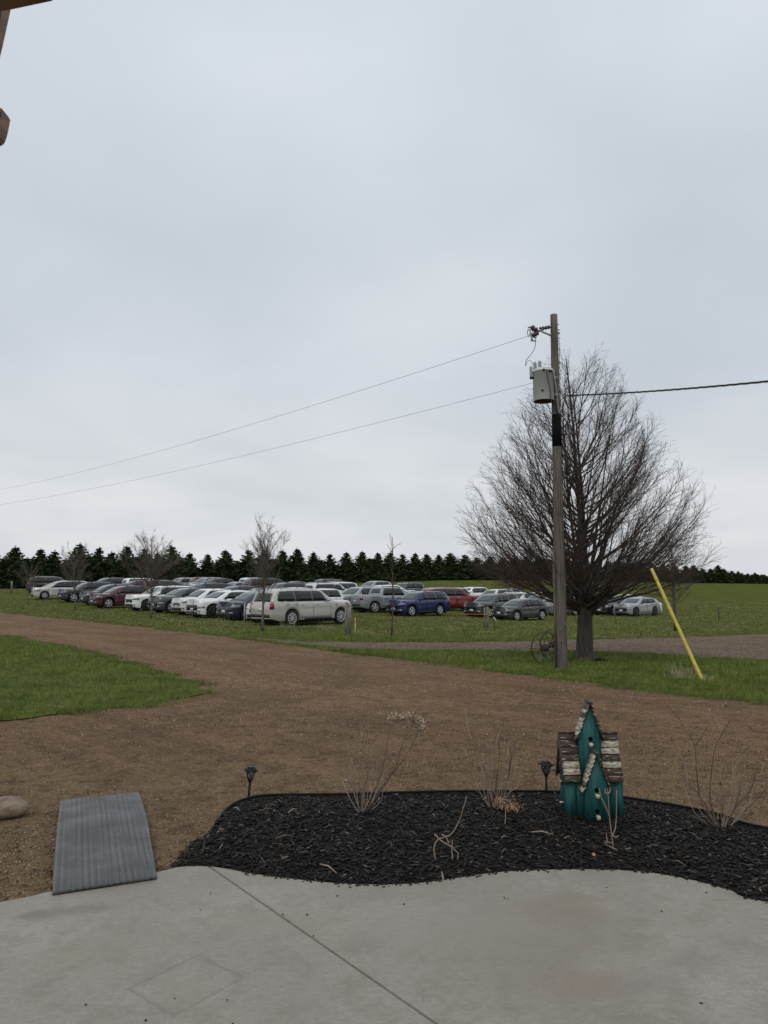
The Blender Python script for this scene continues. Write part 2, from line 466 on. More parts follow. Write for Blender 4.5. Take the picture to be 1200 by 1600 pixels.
M_POLE = mat('weathered_pole', (0.165, 0.140, 0.115), 0.85, nscale=6, col2=(0.055, 0.046, 0.040), bump=0.9, stretch=(6, 6, 0.22))
M_POLEB = mat('black_wrap', (0.006, 0.006, 0.007), 0.75, spec=0.1)
M_STEEL = mat('galvanised', (0.30, 0.31, 0.32), 0.5, metal=0.6, nscale=5, namt=0.2)
M_TRANS = mat('transformer_grey', (0.50, 0.54, 0.53), 0.42, nscale=3, namt=0.08, coat=0.2)
M_PORC = mat('dark_porcelain', (0.045, 0.04, 0.045), 0.2)
M_PORCG = mat('grey_porcelain', (0.33, 0.35, 0.36), 0.3)
M_WIRE = mat('black_wire', (0.02, 0.02, 0.022), 0.5)
M_WIREG = mat('grey_wire', (0.24, 0.25, 0.26), 0.5, metal=0.4)
M_YEL = mat('yellow_plastic', (0.58, 0.49, 0.07), 0.55, nscale=9, col2=(0.42, 0.36, 0.07), detail=6)
M_RUST = mat('rusted_iron', (0.045, 0.032, 0.026), 0.85, nscale=12, namt=0.4)
M_SPR = mat('spruce_needles', (0.052, 0.074, 0.028), 0.85, nscale=0.9, rand=True, col2=(0.018, 0.030, 0.012), spec=0.15)
M_SPRT = mat('spruce_bark', (0.05, 0.038, 0.03), 0.9, nscale=5, namt=0.3)
M_POST = mat('grey_post', (0.26, 0.235, 0.20), 0.85, nscale=7, col2=(0.10, 0.09, 0.078), bump=0.6, stretch=(4, 4, 0.4))
M_WOODBR = mat('stained_timber', (0.24, 0.125, 0.060), 0.5, nscale=8, col2=(0.11, 0.055, 0.027), stretch=(1, 1, 6), bump=0.2)
M_TEAL = mat('teal_paint', (0.026, 0.122, 0.114), 0.6, spec=0.25, nscale=6, col2=(0.008, 0.055, 0.054), stretch=(9, 9, 0.7), bump=0.35)
M_HOLE = mat('dark_hole', (0.003, 0.003, 0.003), 1.0, spec=0.0)
M_SHW = mat('chipped_white', (0.50, 0.45, 0.36), 0.75, nscale=12, col2=(0.13, 0.095, 0.07), stretch=(2.2, 9, 9), bump=0.5, detail=7, rand=True)
M_SHB = mat('weathered_brown', (0.40, 0.35, 0.27), 0.8, nscale=9, col2=(0.055, 0.036, 0.026), stretch=(2.2, 10, 10), bump=0.5, detail=7, rand=True)
M_SHD = mat('dark_shingle', (0.05, 0.036, 0.028), 0.85, nscale=9, namt=0.6, stretch=(1, 6, 6))
for _m, _p in ((M_SHB, (0.55, 0.66)), (M_SHW, (0.36, 0.50))):
    for _nd in _m.node_tree.nodes:
        if _nd.type == 'VALTORGB':
            _nd.color_ramp.elements[0].position, _nd.color_ramp.elements[1].position = _p
M_LAMPGL = mat('lamp_glass', (0.34, 0.33, 0.30), 0.2)
M_PANEL = mat('solar_panel', (0.02, 0.025, 0.05), 0.12)
M_ORANGE = mat('orange_rope', (0.50, 0.14, 0.05), 0.7)
M_YELTAPE = mat('pale_tape', (0.62, 0.55, 0.30), 0.6)
M_STRAW = mat('straw', (0.36, 0.32, 0.19), 0.9, nscale=5, namt=0.3)


def blade_mat(name, c0, c1, c2):
    t = NT(name)
    n_ = t.noise(1.1, 8, 0.78); f = t.noise(9, 5, 0.7)
    base = t.ramp(n_, [(0.34, tuple(x * .72 for x in c0)), (0.5, c1), (0.66, tuple(x * 1.12 for x in c2))])
    base = t.mix(t.ramp(f, [(0.38, g(0.85)), (0.54, g(0))]), base, tuple(x * 0.42 for x in c0))
    base = t.mix(t.ramp(t.noise(4.5, 4, 0.7), [(0.58, g(0)), (0.70, g(0.5))]), base, (0.30, 0.27, 0.11))
    t.col(base); t.b.inputs['Roughness'].default_value = 0.75; t.b.inputs['Specular IOR Level'].default_value = 0.2
    return t.m


M_BLADE = blade_mat('grass_blade', (0.120, 0.168, 0.034), (0.165, 0.218, 0.048), (0.235, 0.262, 0.080))
M_BLADEF = blade_mat('field_blade', (0.135, 0.160, 0.040), (0.180, 0.200, 0.060), (0.235, 0.235, 0.100))


# ---------------------------------------------------------------- mesh helpers
def mesh_np(name, V, Fc, m, parent=None, smoothf=False, link=True):
    """V (n,3); Fc list of arrays each (k, 3|4)"""
    me = bpy.data.meshes.new(name)
    V = np.asarray(V, np.float32)
    Fl = [np.asarray(f, np.int32) for f in (Fc if isinstance(Fc, list) else [Fc]) if len(f)]
    me.vertices.add(len(V)); me.vertices.foreach_set('co', V.ravel())
    loops = np.concatenate([f.ravel() for f in Fl])
    sizes = np.concatenate([np.full(len(f), f.shape[1], np.int32) for f in Fl])
    me.loops.add(len(loops)); me.loops.foreach_set('vertex_index', loops)
    me.polygons.add(len(sizes))
    me.polygons.foreach_set('loop_start', np.concatenate([[0], np.cumsum(sizes)[:-1]]).astype(np.int32))
    try: me.polygons.foreach_set('loop_total', sizes)
    except Exception: pass
    me.update(calc_edges=True); me.validate()
    if smoothf: me.polygons.foreach_set('use_smooth', np.ones(len(me.polygons), bool))
    if m is not None: me.materials.append(m)
    if not link: return me
    o = bpy.data.objects.new(name, me); C.objects.link(o)
    if parent: o.parent = parent
    return o


class MB:
    """collects shapes, then becomes one mesh"""
    def __init__(s): s.v = []; s.f3 = []; s.f4 = []; s.n = 0

    def add(s, V, f3=None, f4=None):
        V = np.asarray(V, float).reshape(-1, 3)
        if f3 is not None and len(f3): s.f3.append(np.asarray(f3, int).reshape(-1, 3) + s.n)
        if f4 is not None and len(f4): s.f4.append(np.asarray(f4, int).reshape(-1, 4) + s.n)
        s.v.append(V); s.n += len(V)
        return s

    def box(s, c, size, rot=None, taper=1.0):
        x, y, z = [k / 2 for k in size]
        V = np.array([[-x, -y, -z], [x, -y, -z], [x, y, -z], [-x, y, -z], [-x * taper, -y * taper, z], [x * taper, -y * taper, z], [x * taper, y * taper, z], [-x * taper, y * taper, z]])
        if rot is not None: V = V @ np.array(rot.to_3x3() if isinstance(rot, Matrix) else rot).T
        return s.add(V + np.array(c), f4=[[0, 3, 2, 1], [4, 5, 6, 7], [0, 1, 5, 4], [1, 2, 6, 5], [2, 3, 7, 6], [3, 0, 4, 7]])

    def tube(s, pts, rad, k=8, caps=True):
        P = np.asarray(pts, float); n = len(P)
        r = np.broadcast_to(np.asarray(rad, float), (n,))
        T = np.gradient(P, axis=0); T /= np.linalg.norm(T, axis=1)[:, None] + 1e-12
        ref = np.array([0, 0, 1.0]) if abs(T[0][2]) < 0.9 else np.array([1.0, 0, 0])
        rings = []
        for i in range(n):
            U = np.cross(T[i], ref); U /= np.linalg.norm(U) + 1e-12; W = np.cross(U, T[i]); ref = W
            a = np.arange(k) * 2 * PI / k
            rings.append(P[i] + r[i] * (np.cos(a)[:, None] * U + np.sin(a)[:, None] * W))
        V = np.concatenate(rings); q = []
        for i in range(n - 1):
            for j in range(k):
                j2 = (j + 1) % k; q.append([i * k + j, i * k + j2, (i + 1) * k + j2, (i + 1) * k + j])
        f3 = []
        if caps:
            V = np.concatenate([V, P[:1], P[-1:]])
            for j in range(k):
                j2 = (j + 1) % k
                f3.append([n * k, j2, j]); f3.append([n * k + 1, (n - 1) * k + j, (n - 1) * k + j2])
        return s.add(V, f3=f3, f4=q)

    def lathe(s, prof, k=24, c=(0, 0, 0), rot=None):
        """prof [(r, z)]"""
        n = len(prof); a = np.arange(k) * 2 * PI / k
        V = np.concatenate([np.stack([r * np.cos(a), r * np.sin(a), np.full(k, z)], -1) for r, z in prof])
        if rot is not None: V = V @ np.array(rot.to_3x3()).T
        q = [[i * k + j, i * k + (j + 1) % k, (i + 1) * k + (j + 1) % k, (i + 1) * k + j] for i in range(n - 1) for j in range(k)]
        return s.add(V + np.array(c), f4=q)

    def build(s, name, m, parent=None, sm=False, link=True):
        V = np.concatenate(s.v)
        fs = []
        if s.f3: fs.append(np.concatenate(s.f3))
        if s.f4: fs.append(np.concatenate(s.f4))
        return mesh_np(name, V, fs, m, parent, sm, link)


def tag(o, label=None, cat=None, group=None, kind=None):
    if label: o['label'] = label
    if cat: o['category'] = cat
    if group: o['group'] = group
    if kind: o['kind'] = kind
    return o


def thing(name, label, cat, loc=(0, 0, 0), rz=0.0, group=None):
    o = bpy.data.objects.new(name, None); C.objects.link(o)
    o.empty_display_size = 0.1
    o.location = loc; o.rotation_euler = (0, 0, rz)
    return tag(o, label, cat, group)


def put(name, me, parent, m=None):
    """a part that shares mesh data; m overrides the paint on this object only"""
    o = bpy.data.objects.new(name, me); C.objects.link(o); o.parent = parent
    if m is not None:
        o.material_slots[0].link = 'OBJECT'; o.material_slots[0].material = m
    return o


# ---------------------------------------------------------------- ground sheets
def densify(P, step, amp=0.0, closed=False, seed=0):
    out = []; n = len(P)
    for i in range(n if closed else n - 1):
        a, b = Vector(P[i][:2]), Vector(P[(i + 1) % n][:2]); L = (b - a).length
        k = max(1, min(60, int(L / (step * max(1, (a + b).length / 2 / 14)))))
        for j in range(k):
            p = a.lerp(b, j / k)
            d = max(0.3, min(1.5, p.length / 15))
            p = p + Vector((mnoise.noise(Vector((p.x * 1.3, p.y * 1.3, seed))) * amp * d, mnoise.noise(Vector((p.x * 1.3, p.y * 1.3, seed + 9.1))) * amp * d))
            out.append((p.x, p.y))
    if not closed: out.append(tuple(P[-1][:2]))
    return out


def inside(px, py, poly):
    x, y = np.asarray(px), np.asarray(py); poly = np.asarray(poly)
    c = np.zeros(x.shape, bool); n = len(poly)
    x1, y1 = poly[:, 0], poly[:, 1]; x2, y2 = np.roll(x1, -1), np.roll(y1, -1)
    for i in range(n):
        if y1[i] == y2[i]: continue
        cond = ((y1[i] > y) != (y2[i] > y))
        c ^= cond & (x < (x2[i] - x1[i]) * (y - y1[i]) / (y2[i] - y1[i]) + x1[i])
    return c


def polar_pts(r0, r1, nr, na, a0=-PI, a1=PI):
    rr = np.geomspace(r0, r1, nr); aa = np.linspace(a0, a1, na, endpoint=False)
    A, B = np.meshgrid(rr, aa, indexing='ij')
    return (A * np.sin(B)).ravel(), (A * np.cos(B)).ravel()


def sheet(name, poly, m, lift, gx, gy, zf=None):
    """polygon filled with terrain-following triangles"""
    ins = inside(gx, gy, poly)
    pts = [Vector(p) for p in poly] + [Vector((float(x), float(y))) for x, y in zip(gx[ins], gy[ins])]
    n = len(poly)
    res = delaunay_2d_cdt(pts, [(i, (i + 1) % n) for i in range(n)], [list(range(n))], 1, 1e-4)
    vs_, fs_ = res[0], res[2]
    xy = np.array([[v.x, v.y] for v in vs_])
    z = (zf or terr)(xy[:, 0], xy[:, 1]) + lift
    return mesh_np(name, np.column_stack([xy, z]), np.array([list(f) for f in fs_ if len(f) == 3]), m, None, True)


# base land, one sheet to the horizon
nr, na = 190, 260
rr = np.concatenate([[0.0], np.geomspace(1.0, 2500, nr)]); aa = np.linspace(0, 2 * PI, na, endpoint=False)
GX = np.concatenate([[0], (rr[1:, None] * np.sin(aa)).ravel()]); GY = np.concatenate([[0], (rr[1:, None] * np.cos(aa)).ravel()])
GZ = terr(GX, GY)
tri = [[0, 1 + (j + 1) % na, 1 + j] for j in range(na)]
quad = [[1 + i * na + j, 1 + i * na + (j + 1) % na, 1 + (i + 1) * na + (j + 1) % na, 1 + (i + 1) * na + j] for i in range(nr - 1) for j in range(na)]
o = mesh_np('field_ground', np.column_stack([GX, GY, GZ - 0.02]), [np.array(tri), np.array(quad)], M_FIELD, None, True)
tag(o, kind='structure')

G2 = lambda L: [gpt(u, v) for u, v in L]
# brown gravel drive
far = G2([(0, 957), (60, 963), (150, 972), (260, 984), (340, 993), (410, 1002), (470, 1009), (560, 1022), (640, 1031), (720, 1041), (800, 1052),
          (880, 1062), (933, 1068), (1033, 1083), (1110, 1091), (1200, 1100)])
ROAD = [(-120, 96)] + [(p.x, p.y) for p in far] + [(11, 9.9), (20, 6.5), (60, -2), (60, -30), (-120, -30)]
ROADP = densify(ROAD, 0.25, 0.22, True, 1)
gx, gy = polar_pts(2.2, 150, 120, 260)
tag(sheet('gravel_drive', ROADP, M_ROAD, 0.0, gx, gy), kind='structure')
# left lawn
lw = G2([(0, 1128), (50, 1123), (80, 1117), (150, 1108), (230, 1103), (300, 1090), (324, 1080), (312, 1070), (270, 1058), (215, 1040), (130, 1018), (60, 1003), (0, 992)])
LAWN = [(p.x, p.y) for p in lw] + [(-35, 52), (-40, 40), (-30, 8), (-9, 9.6)]
LAWNP = densify(LAWN, 0.2, 0.3, True, 2)
gx, gy = polar_pts(8, 70, 90, 300, -PI / 2, PI / 2)
tag(sheet('lawn', LAWNP, M_LAWN, 0.015, gx, gy), kind='structure')
# grey gravel lane
lt = G2([(380, 995), (480, 1002), (600, 1003), (700, 1003), (800, 1002), (900, 999), (1000, 997), (1100, 994), (1200, 990)])
lb = G2([(1200, 1033), (1100, 1029), (1000, 1023), (900, 1018), (800, 1018), (700, 1018), (600, 1017), (520, 1013), (430, 1003), (380, 998)])
LANE = [(p.x, p.y) for p in lt] + [(34, 34), (60, 22), (50, 8), (14, 16)] + [(p.x, p.y) for p in lb]
LANEP = densify(LANE, 0.25, 0.35, True, 3)
gx, gy = polar_pts(10, 90, 80, 300, -PI / 2, PI / 2)
tag(sheet('gravel_lane', LANEP, M_LANE, -0.006, gx, gy), kind='structure')

# ---------------------------------------------------------------- patio slabs
edge_px = [(0, 1409), (80, 1392), (160, 1378), (245, 1362), (275, 1355), (300, 1353), (322, 1353), (350, 1356), (400, 1365), (480, 1375), (560, 1381), (640, 1380), (700, 1373),
           (780, 1362), (860, 1358), (940, 1358), (1010, 1362), (1080, 1374), (1140, 1390), (1200, 1409)]
edge = [gz0(u, v) for u, v in edge_px]
edge = [Vector((-7, 2.2, 0)), Vector((-4.6, 3.35, 0)), Vector((-3.2, 3.85, 0))] + edge + [Vector((3.2, 3.9, 0)), Vector((4.6, 3.5, 0)), Vector((7, 2.9, 0))]


def catmull(P, n=8):
    out = []
    for i in range(len(P) - 1):
        p0, p1, p2, p3 = P[max(i - 1, 0)], P[i], P[i + 1], P[min(i + 2, len(P) - 1)]
        for j in range(n):
            s = j / n
            out.append(0.5 * ((2 * p1) + (p2 - p0) * s + (2 * p0 - 5 * p1 + 4 * p2 - p3) * s * s + (3 * p1 - p0 - 3 * p2 + p3) * s ** 3))
    out.append(P[-1].copy()); return out


EDGE = catmull(edge, 6)
slab_poly = [(p.x, p.y) for p in EDGE] + [(7, -4), (-7, -4)]
ja, jb = gz0(322, 1350), gz0(683, 1600)
jd = (jb - ja).normalized(); jn = Vector((-jd.y, jd.x, 0))


def clip_half(poly, p, n):
    out = []
    for i in range(len(poly)):
        a, b = Vector(poly[i]), Vector(poly[(i + 1) % len(poly)])
        da, db = (a - p).dot(n), (b - p).dot(n)
        if da >= 0: out.append(a)
        if da * db < 0: out.append(a + (b - a) * (da / (da - db)))
    return [(v.x, v.y) for v in out]


patio = bpy.data.objects.new('patio', None); C.objects.link(patio); tag(patio, kind='structure')
for sgn in (1, -1):
    n2 = Vector((jn.x, jn.y)) * sgn
    pl = clip_half(slab_poly, Vector((ja.x, ja.y)) + n2 * 0.003, n2)
    bm = bmesh.new()
    vs_ = [bm.verts.new((x, y, 0)) for x, y in pl]
    f = bm.faces.new(vs_); bmesh.ops.recalc_face_normals(bm, faces=[f])
    if f.normal.z < 0: f.normal_flip()
    ext = bmesh.ops.extrude_face_region(bm, geom=[f])
    bmesh.ops.translate(bm, verts=[v for v in ext['geom'] if isinstance(v, bmesh.types.BMVert)], vec=(0, 0, -0.12))
    bmesh.ops.recalc_face_normals(bm, faces=bm.faces)
    es = [e_ for e_ in bm.edges if all(abs(v.co.z) < 1e-6 for v in e_.verts)]
    bmesh.ops.bevel(bm, geom=es, offset=0.004, segments=2, affect='EDGES', clamp_overlap=True)
    me = bpy.data.meshes.new('slab'); bm.to_mesh(me); bm.free(); me.materials.append(M_CONC)
    o = bpy.data.objects.new('slab', me); C.objects.link(o); o.parent = patio
# dark fill at the bottom of the joint
mbj = MB(); mid = (ja + jb) / 2
mid = ja + jd * ((jb - ja).length / 2 + 1.0)
mbj.box((mid.x, mid.y, -0.02), ((jb - ja).length + 1.9, 0.012, 0.02), Matrix.Rotation(math.atan2(jd.y, jd.x), 3, 'Z'))
mbj.build('joint_filler', M_HOLE, patio)

# ---------------------------------------------------------------- mulch bed
back = [gz0(u, v, -0.02) for u, v in [(316, 1345), (322, 1322), (335, 1300), (355, 1272), (385, 1256), (430, 1249), (560, 1247), (700, 1245), (850, 1243), (930, 1246), (975, 1253), (1050, 1266), (1120, 1281), (1200, 1304)]]
back = back + [back[-1] + Vector((0.9, -0.35, 0)), back[-1] + Vector((3.0, -1.2, 0))]
BACK = catmull(back, 6)
front = [p for p in EDGE if p.x > gz0(316, 1350).x + 0.01]
BED = [(p.x, p.y + 0.0) for p in BACK] + [(p.x, p.y + 0.004) for p in reversed(front)]
BEDA = np.array(BED)
EDX = np.array([p.x for p in EDGE]); EDY = np.array([p.y for p in EDGE])
BKX = np.array([p.x for p in BACK[10:]]); BKY = np.array([p.y for p in BACK[10:]])


def bedz(x, y):
    yf = np.interp(x, EDX, EDY); yb = np.interp(x, BKX, BKY)
    tt = np.clip((y - yf) / np.maximum(yb - yf, 0.1), 0, 1)
    h = 0.045 * np.sin(PI * tt) ** 0.7 - 0.012
    nz = np.array([mnoise.noise(Vector((float(a) * 9, float(b) * 9, 3))) * 0.012 + mnoise.noise(Vector((float(a) * 30, float(b) * 30, 5))) * 0.006 for a, b in zip(np.atleast_1d(x), np.atleast_1d(y))])
    return h + nz


gxx, gyy = np.meshgrid(np.arange(-2.2, 6.2, 0.045), np.arange(2.6, 6.8, 0.045))
tag(sheet('mulch_bed', BED, M_MULCH, 0.0, gxx.ravel(), gyy.ravel(), bedz), kind='structure')


def scatter_in(poly, n, seed, bbox=None):
    r = np.random.default_rng(seed); P = np.array(poly)
    lo, hi = (P.min(0), P.max(0)) if bbox is None else (np.array(bbox[0]), np.array(bbox[1]))
    xs, ys = [], []
    tot = 0
    for _ in range(60):
        x = r.uniform(lo[0], hi[0], n); y = r.uniform(lo[1], hi[1], n)
        k = inside(x, y, P); xs.append(x[k]); ys.append(y[k]); tot += k.sum()
        if tot >= n: break
    return np.concatenate(xs)[:n], np.concatenate(ys)[:n]


def rotmats(yaw, pitch, roll):
    cy, sy, cpp, spp, cr, sr = np.cos(yaw), np.sin(yaw), np.cos(pitch), np.sin(pitch), np.cos(roll), np.sin(roll)
    Mx = np.empty((len(yaw), 3, 3))
    Mx[:, 0, 0] = cy * cpp; Mx[:, 0, 1] = cy * spp * sr - sy * cr; Mx[:, 0, 2] = cy * spp * cr + sy * sr
    Mx[:, 1, 0] = sy * cpp; Mx[:, 1, 1] = sy * spp * sr + cy * cr; Mx[:, 1, 2] = sy * spp * cr - cy * sr
    Mx[:, 2, 0] = -spp; Mx[:, 2, 1] = cpp * sr; Mx[:, 2, 2] = cpp * cr
    return Mx


BOXV = np.array([[-1, -1, -1], [1, -1, -1], [1, 1, -1], [-1, 1, -1], [-1, -1, 1], [1, -1, 1], [1, 1, 1], [-1, 1, 1]]) * 0.5
BOXF = np.array([[0, 3, 2, 1], [4, 5, 6, 7], [0, 1, 5, 4], [1, 2, 6, 5], [2, 3, 7, 6], [3, 0, 4, 7]])
OCTV = np.array([[1, 0, 0], [-1, 0, 0], [0, 1, 0], [0, -1, 0], [0, 0, 1], [0, 0, -1]]) * 0.5
OCTF = np.array([[0, 2, 4], [2, 1, 4], [1, 3, 4], [3, 0, 4], [2, 0, 5], [1, 2, 5], [3, 1, 5], [0, 3, 5]])


def many(name, x, y, z, size, yaw, pitch, roll, m, shape='box', jit=0.25, seed=0):
    r = np.random.default_rng(seed); n = len(x)
    T, Fc = (BOXV, BOXF) if shape == 'box' else (OCTV, OCTF)
    V = T[None] * (1 + r.uniform(-jit, jit, (n, len(T), 3))) * size[:, None, :]
    V = np.einsum('nij,nkj->nki', rotmats(yaw, pitch, roll), V) + np.stack([x, y, z], -1)[:, None]
    Fs = (Fc[None] + (np.arange(n) * len(T))[:, None, None]).reshape(-1, Fc.shape[1])
    return mesh_np(name, V.reshape(-1, 3), Fs, m)


def chips(name, poly, n, m, seed, lmin, lmax, bbox=None, zf=bedz, up=0.008):
    x, y = scatter_in(poly, n, seed, bbox); n = len(x); r = np.random.default_rng(seed + 1)
    size = np.stack([r.uniform(lmin, lmax, n) * r.uniform(0.5, 1, n), r.uniform(0.005, 0.014, n), r.uniform(0.002, 0.006, n)], -1)
    o = many(name, x, y, zf(x, y) + r.uniform(0.002, up + 0.006, n), size, r.uniform(0, 2 * PI, n), r.normal(0, 0.22, n), r.normal(0, 0.4, n), m, seed=seed + 2)
    return tag(o, kind='stuff')


bb = ((-2.2, 3.0), (4.2, 6.8))
chips('bark_mulch', BED, 17000, M_CHIP, 21, 0.02, 0.075, bb)
chips('grey_bark', BED, 1100, mat('grey_chip', (0.048, 0.040, 0.035), 0.7, nscale=9, namt=0.5), 34, 0.02, 0.07, bb, up=0.014)
chips('brown_bark', BED, 420, M_CHIPB, 24, 0.02, 0.06, bb, up=0.012)
# mulch spilled over the corner by the edging
sp_poly = [(p.x, p.y) for p in [gz0(262, 1352), gz0(300, 1310), gz0(340, 1290), gz0(330, 1345), gz0(322, 1352)]]
chips('spilled_bark', sp_poly, 420, M_CHIP, 27, 0.02, 0.07, None, lambda x, y: terr(x, y) + 0.004)
# three pale orange scraps among the mulch, and a few crumbs on the slab
for (u, v, s, lab) in [(341, 1300, 0.030, 'orange wood scrap by the bed corner, beside the edging'), (392, 1300, 0.034, 'orange wood scrap in the black mulch below the left lamp'),
                       (1102, 1319, 0.038, 'orange wood scrap in the mulch below the right-hand bare shrub'), (928, 1335, 0.036, 'orange wood scrap in the mulch under the wooden birdhouse'), (650, 1283, 0.022, 'pale orange wood scrap in the middle of the mulch bed')]:
    p = gz0(u, v, 0.03)
    mb = MB(); mb.box((0, 0, 0), (s, s * 0.55, s * 0.35), taper=0.8)
    mb.box((s * 0.3, s * 0.12, 0.002), (s * 0.5, s * 0.3, s * 0.3), Matrix.Rotation(0.5, 3, 'Z'), 0.7)
    o = mb.build('wood_scrap', M_CHIPO); o.location = p; o.rotation_euler = (0.1, 0.15, random.uniform(0, 3)); tag(o, lab, 'wood scrap')

# bed edging
mb = MB()
ep = BACK
for i in range(len(ep) - 1):
    a, b = ep[i], ep[i + 1]; d = (b - a); n2 = Vector((-d.y, d.x, 0)).normalized() * 0.004
    V = [a - n2, b - n2, b + n2, a + n2]
    mb.add([(v.x, v.y, -0.06) for v in V] + [(v.x, v.y, 0.022 + 0.006 * math.sin(v.x * 3)) for v in V], f4=BOXF)
mb.tube([(p.x, p.y, 0.024 + 0.006 * math.sin(p.x * 3)) for p in ep], 0.009, 7)
tag(mb.build('bed_edging', M_BLACKPL, None, False), 'black plastic edging along the back of the mulch bed', 'edging')

def patchy(x, y, f=1.2):
    return np.array([mnoise.noise(Vector((float(a) * f, float(b) * f, 7.7))) for a, b in zip(x, y)])


# ---------------------------------------------------------------- pebbles on the drive
def dist_pts(n, seed, ymin, ymax, xr=0.62, power=1.0):
    r = np.random.default_rng(seed)
    y = ymin * (ymax / ymin) ** (r.uniform(0, 1, n) ** power); x = r.uniform(-xr, xr, n) * y
    return x, y


def loose_mask(x, y):
    k = inside(x, y, ROADP) & ~inside(x, y, LAWNP) & ~inside(x, y, BEDA) & (y > np.interp(x, EDX, EDY) + 0.01)
    return k


for nm, n, m, s0, s1, seed in [('loose_gravel', 52000, M_PEB, 0.006, 0.020, 41), ('tan_gravel', 42000, M_PEBT, 0.007, 0.018, 49), ('dark_crumbs', 26000, M_CLOD, 0.008, 0.026, 51), ('pale_gravel', 9000, M_PEBL, 0.006, 0.017, 43)]:
    x, y = dist_pts(n, seed, 3.9, 30, 0.58)
    k = loose_mask(x, y); x, y = x[k], y[k]; r = np.random.default_rng(seed)
    if nm in ('tan_gravel', 'dark_crumbs'):
        pr_ = np.clip(0.55 + 1.5 * patchy(x, y, 0.45) + 0.9 * patchy(x + 50, y, 1.7), 0.08, 1) * np.clip((12.5 - y) / 6, 0.05, 1)
        k = r.uniform(0, 1, len(x)) < pr_; x, y = x[k], y[k]
    n = len(x)
    s = r.uniform(s0, s1, n) * np.clip(y / 9, 0.8, 1.7); s *= 1 + (r.uniform(0, 1, n) > 0.985) * 0.9
    size = np.stack([s * r.uniform(.8, 1.5, n), s * r.uniform(.7, 1.1, n), s * r.uniform(.4, .8, n)], -1)
    tag(many(nm, x, y, terr(x, y) + s * 0.12, size, r.uniform(0, 6.3, n), r.normal(0, .3, n), r.normal(0, .3, n), m, 'oct', 0.3, seed), kind='stuff')
x, y = dist_pts(26000, 47, 17, 34, 0.58)
k = inside(x, y, LANEP); x, y = x[k], y[k]; n = len(x); r = np.random.default_rng(5)
s = r.uniform(0.02, 0.05, n)
tag(many('lane_gravel', x, y, terr(x, y) + s * 0.1, np.stack([s * 1.2, s, s * .6], -1), r.uniform(0, 6.3, n), r.normal(0, .3, n), r.normal(0, .3, n),
         mat('lane_pebble', (0.36, 0.29, 0.225), 0.8, nscale=7, col2=(0.10, 0.07, 0.048)), 'oct', .3, 5), kind='stuff')

# ---------------------------------------------------------------- grass
def blades(name, x, y, h, w, m, seed, lift=0.0, lean=0.35):
    r = np.random.default_rng(seed); n = len(x)
    z = terr(x, y) + lift - 0.01
    a = r.uniform(0, 2 * PI, n); b = r.uniform(0, 2 * PI, n); le = r.uniform(0.1, lean, n) * h * 2
    dx, dy = np.cos(a) * w / 2, np.sin(a) * w / 2
    V = np.empty((n, 3, 3))
    V[:, 0] = np.stack([x - dx, y - dy, z], -1); V[:, 1] = np.stack([x + dx, y + dy, z], -1)
    V[:, 2] = np.stack([x + np.cos(b) * le, y + np.sin(b) * le, z + h], -1)
    return tag(mesh_np(name, V.reshape(-1, 3), np.arange(n * 3).reshape(-1, 3), m), kind='stuff')


r = np.random.default_rng(77)
x, y = dist_pts(760000, 61, 8.5, 36, 0.85)
k = inside(x, y, LAWNP); x, y = x[k], y[k]
h = r.uniform(0.03, 0.075, len(x)) * np.clip(y / 14, 1, 1.5)
h *= 0.65 + 0.9 * np.clip(patchy(x, y, 3.5) + .35, 0, 1)
blades('lawn_grass', x, y, h, 0.008 * np.clip(y / 13, 0.9, 2.2), M_BLADE, 1, 0.015)
# verge with the pole and the tree, and the field close by
x, y = dist_pts(680000, 63, 11, 32, 0.78, 1.0)
k = ~inside(x, y, ROADP) & ~inside(x, y, LANEP); x, y = x[k], y[k]
vy = np.array([1.0] * len(x))
h = r.uniform(0.035, 0.10, len(x)) * np.clip(y / 16, 1, 1.4)
h *= 0.65 + 0.9 * np.clip(patchy(x, y, 3.0) + .35, 0, 1)
blades('verge_grass', x, y, h, 0.010 * np.clip(y / 15, 0.9, 2.2), M_BLADE, 2)
x, y = dist_pts(540000, 65, 26, 150, 0.72)
k = ~inside(x, y, ROADP) & ~inside(x, y, LANEP); x, y = x[k], y[k]
fk = r.uniform(0, 1, len(x)) < np.clip((150 - y) / 60, 0, 1); x, y = x[fk], y[fk]
h = r.uniform(0.03, 0.07, len(x)) * (0.65 + 0.9 * np.clip(patchy(x, y, 1.1) + .35, 0, 1))
blades('field_grass', x, y, h, 0.0010 * y, M_BLADEF, 3, 0.0, 0.6)
x, y = dist_pts(60000, 67, 24, 140, 0.72)
k = ~inside(x, y, ROADP) & ~inside(x, y, LANEP) & (y > 27); x, y = x[k], y[k]
pz = patchy(x, y, 0.35) + 0.4 * patchy(x, y, 1.3); k = pz > 0.14; x, y = x[k], y[k]
blades('dry_grass', x, y, r.uniform(0.03, 0.09, len(x)), 0.0008 * y, M_STRAW, 4, 0.0, 0.8)
# ragged fringes of grass creeping on to the gravel
def fringe(poly, n, amp, seed):
    r = np.random.default_rng(seed); P = np.array(poly); Q = np.roll(P, -1, 0); L = np.hypot(*(Q - P).T)
    keep = (P[:, 1] > 8) & (P[:, 1] < 60) & (np.abs(P[:, 0]) < 0.62 * P[:, 1]); L = L * keep / np.maximum(P[:, 1], 1)
    idx = r.choice(len(P), n, p=L / L.sum()); s = r.uniform(0, 1, n)[:, None]
    X = P[idx] * (1 - s) + Q[idx] * s + r.normal(0, 1, (n, 2)) * amp
    pp = patchy(X[:, 0], X[:, 1], 1.6); X = X[pp > -0.12]
    return X[:, 0], X[:, 1]


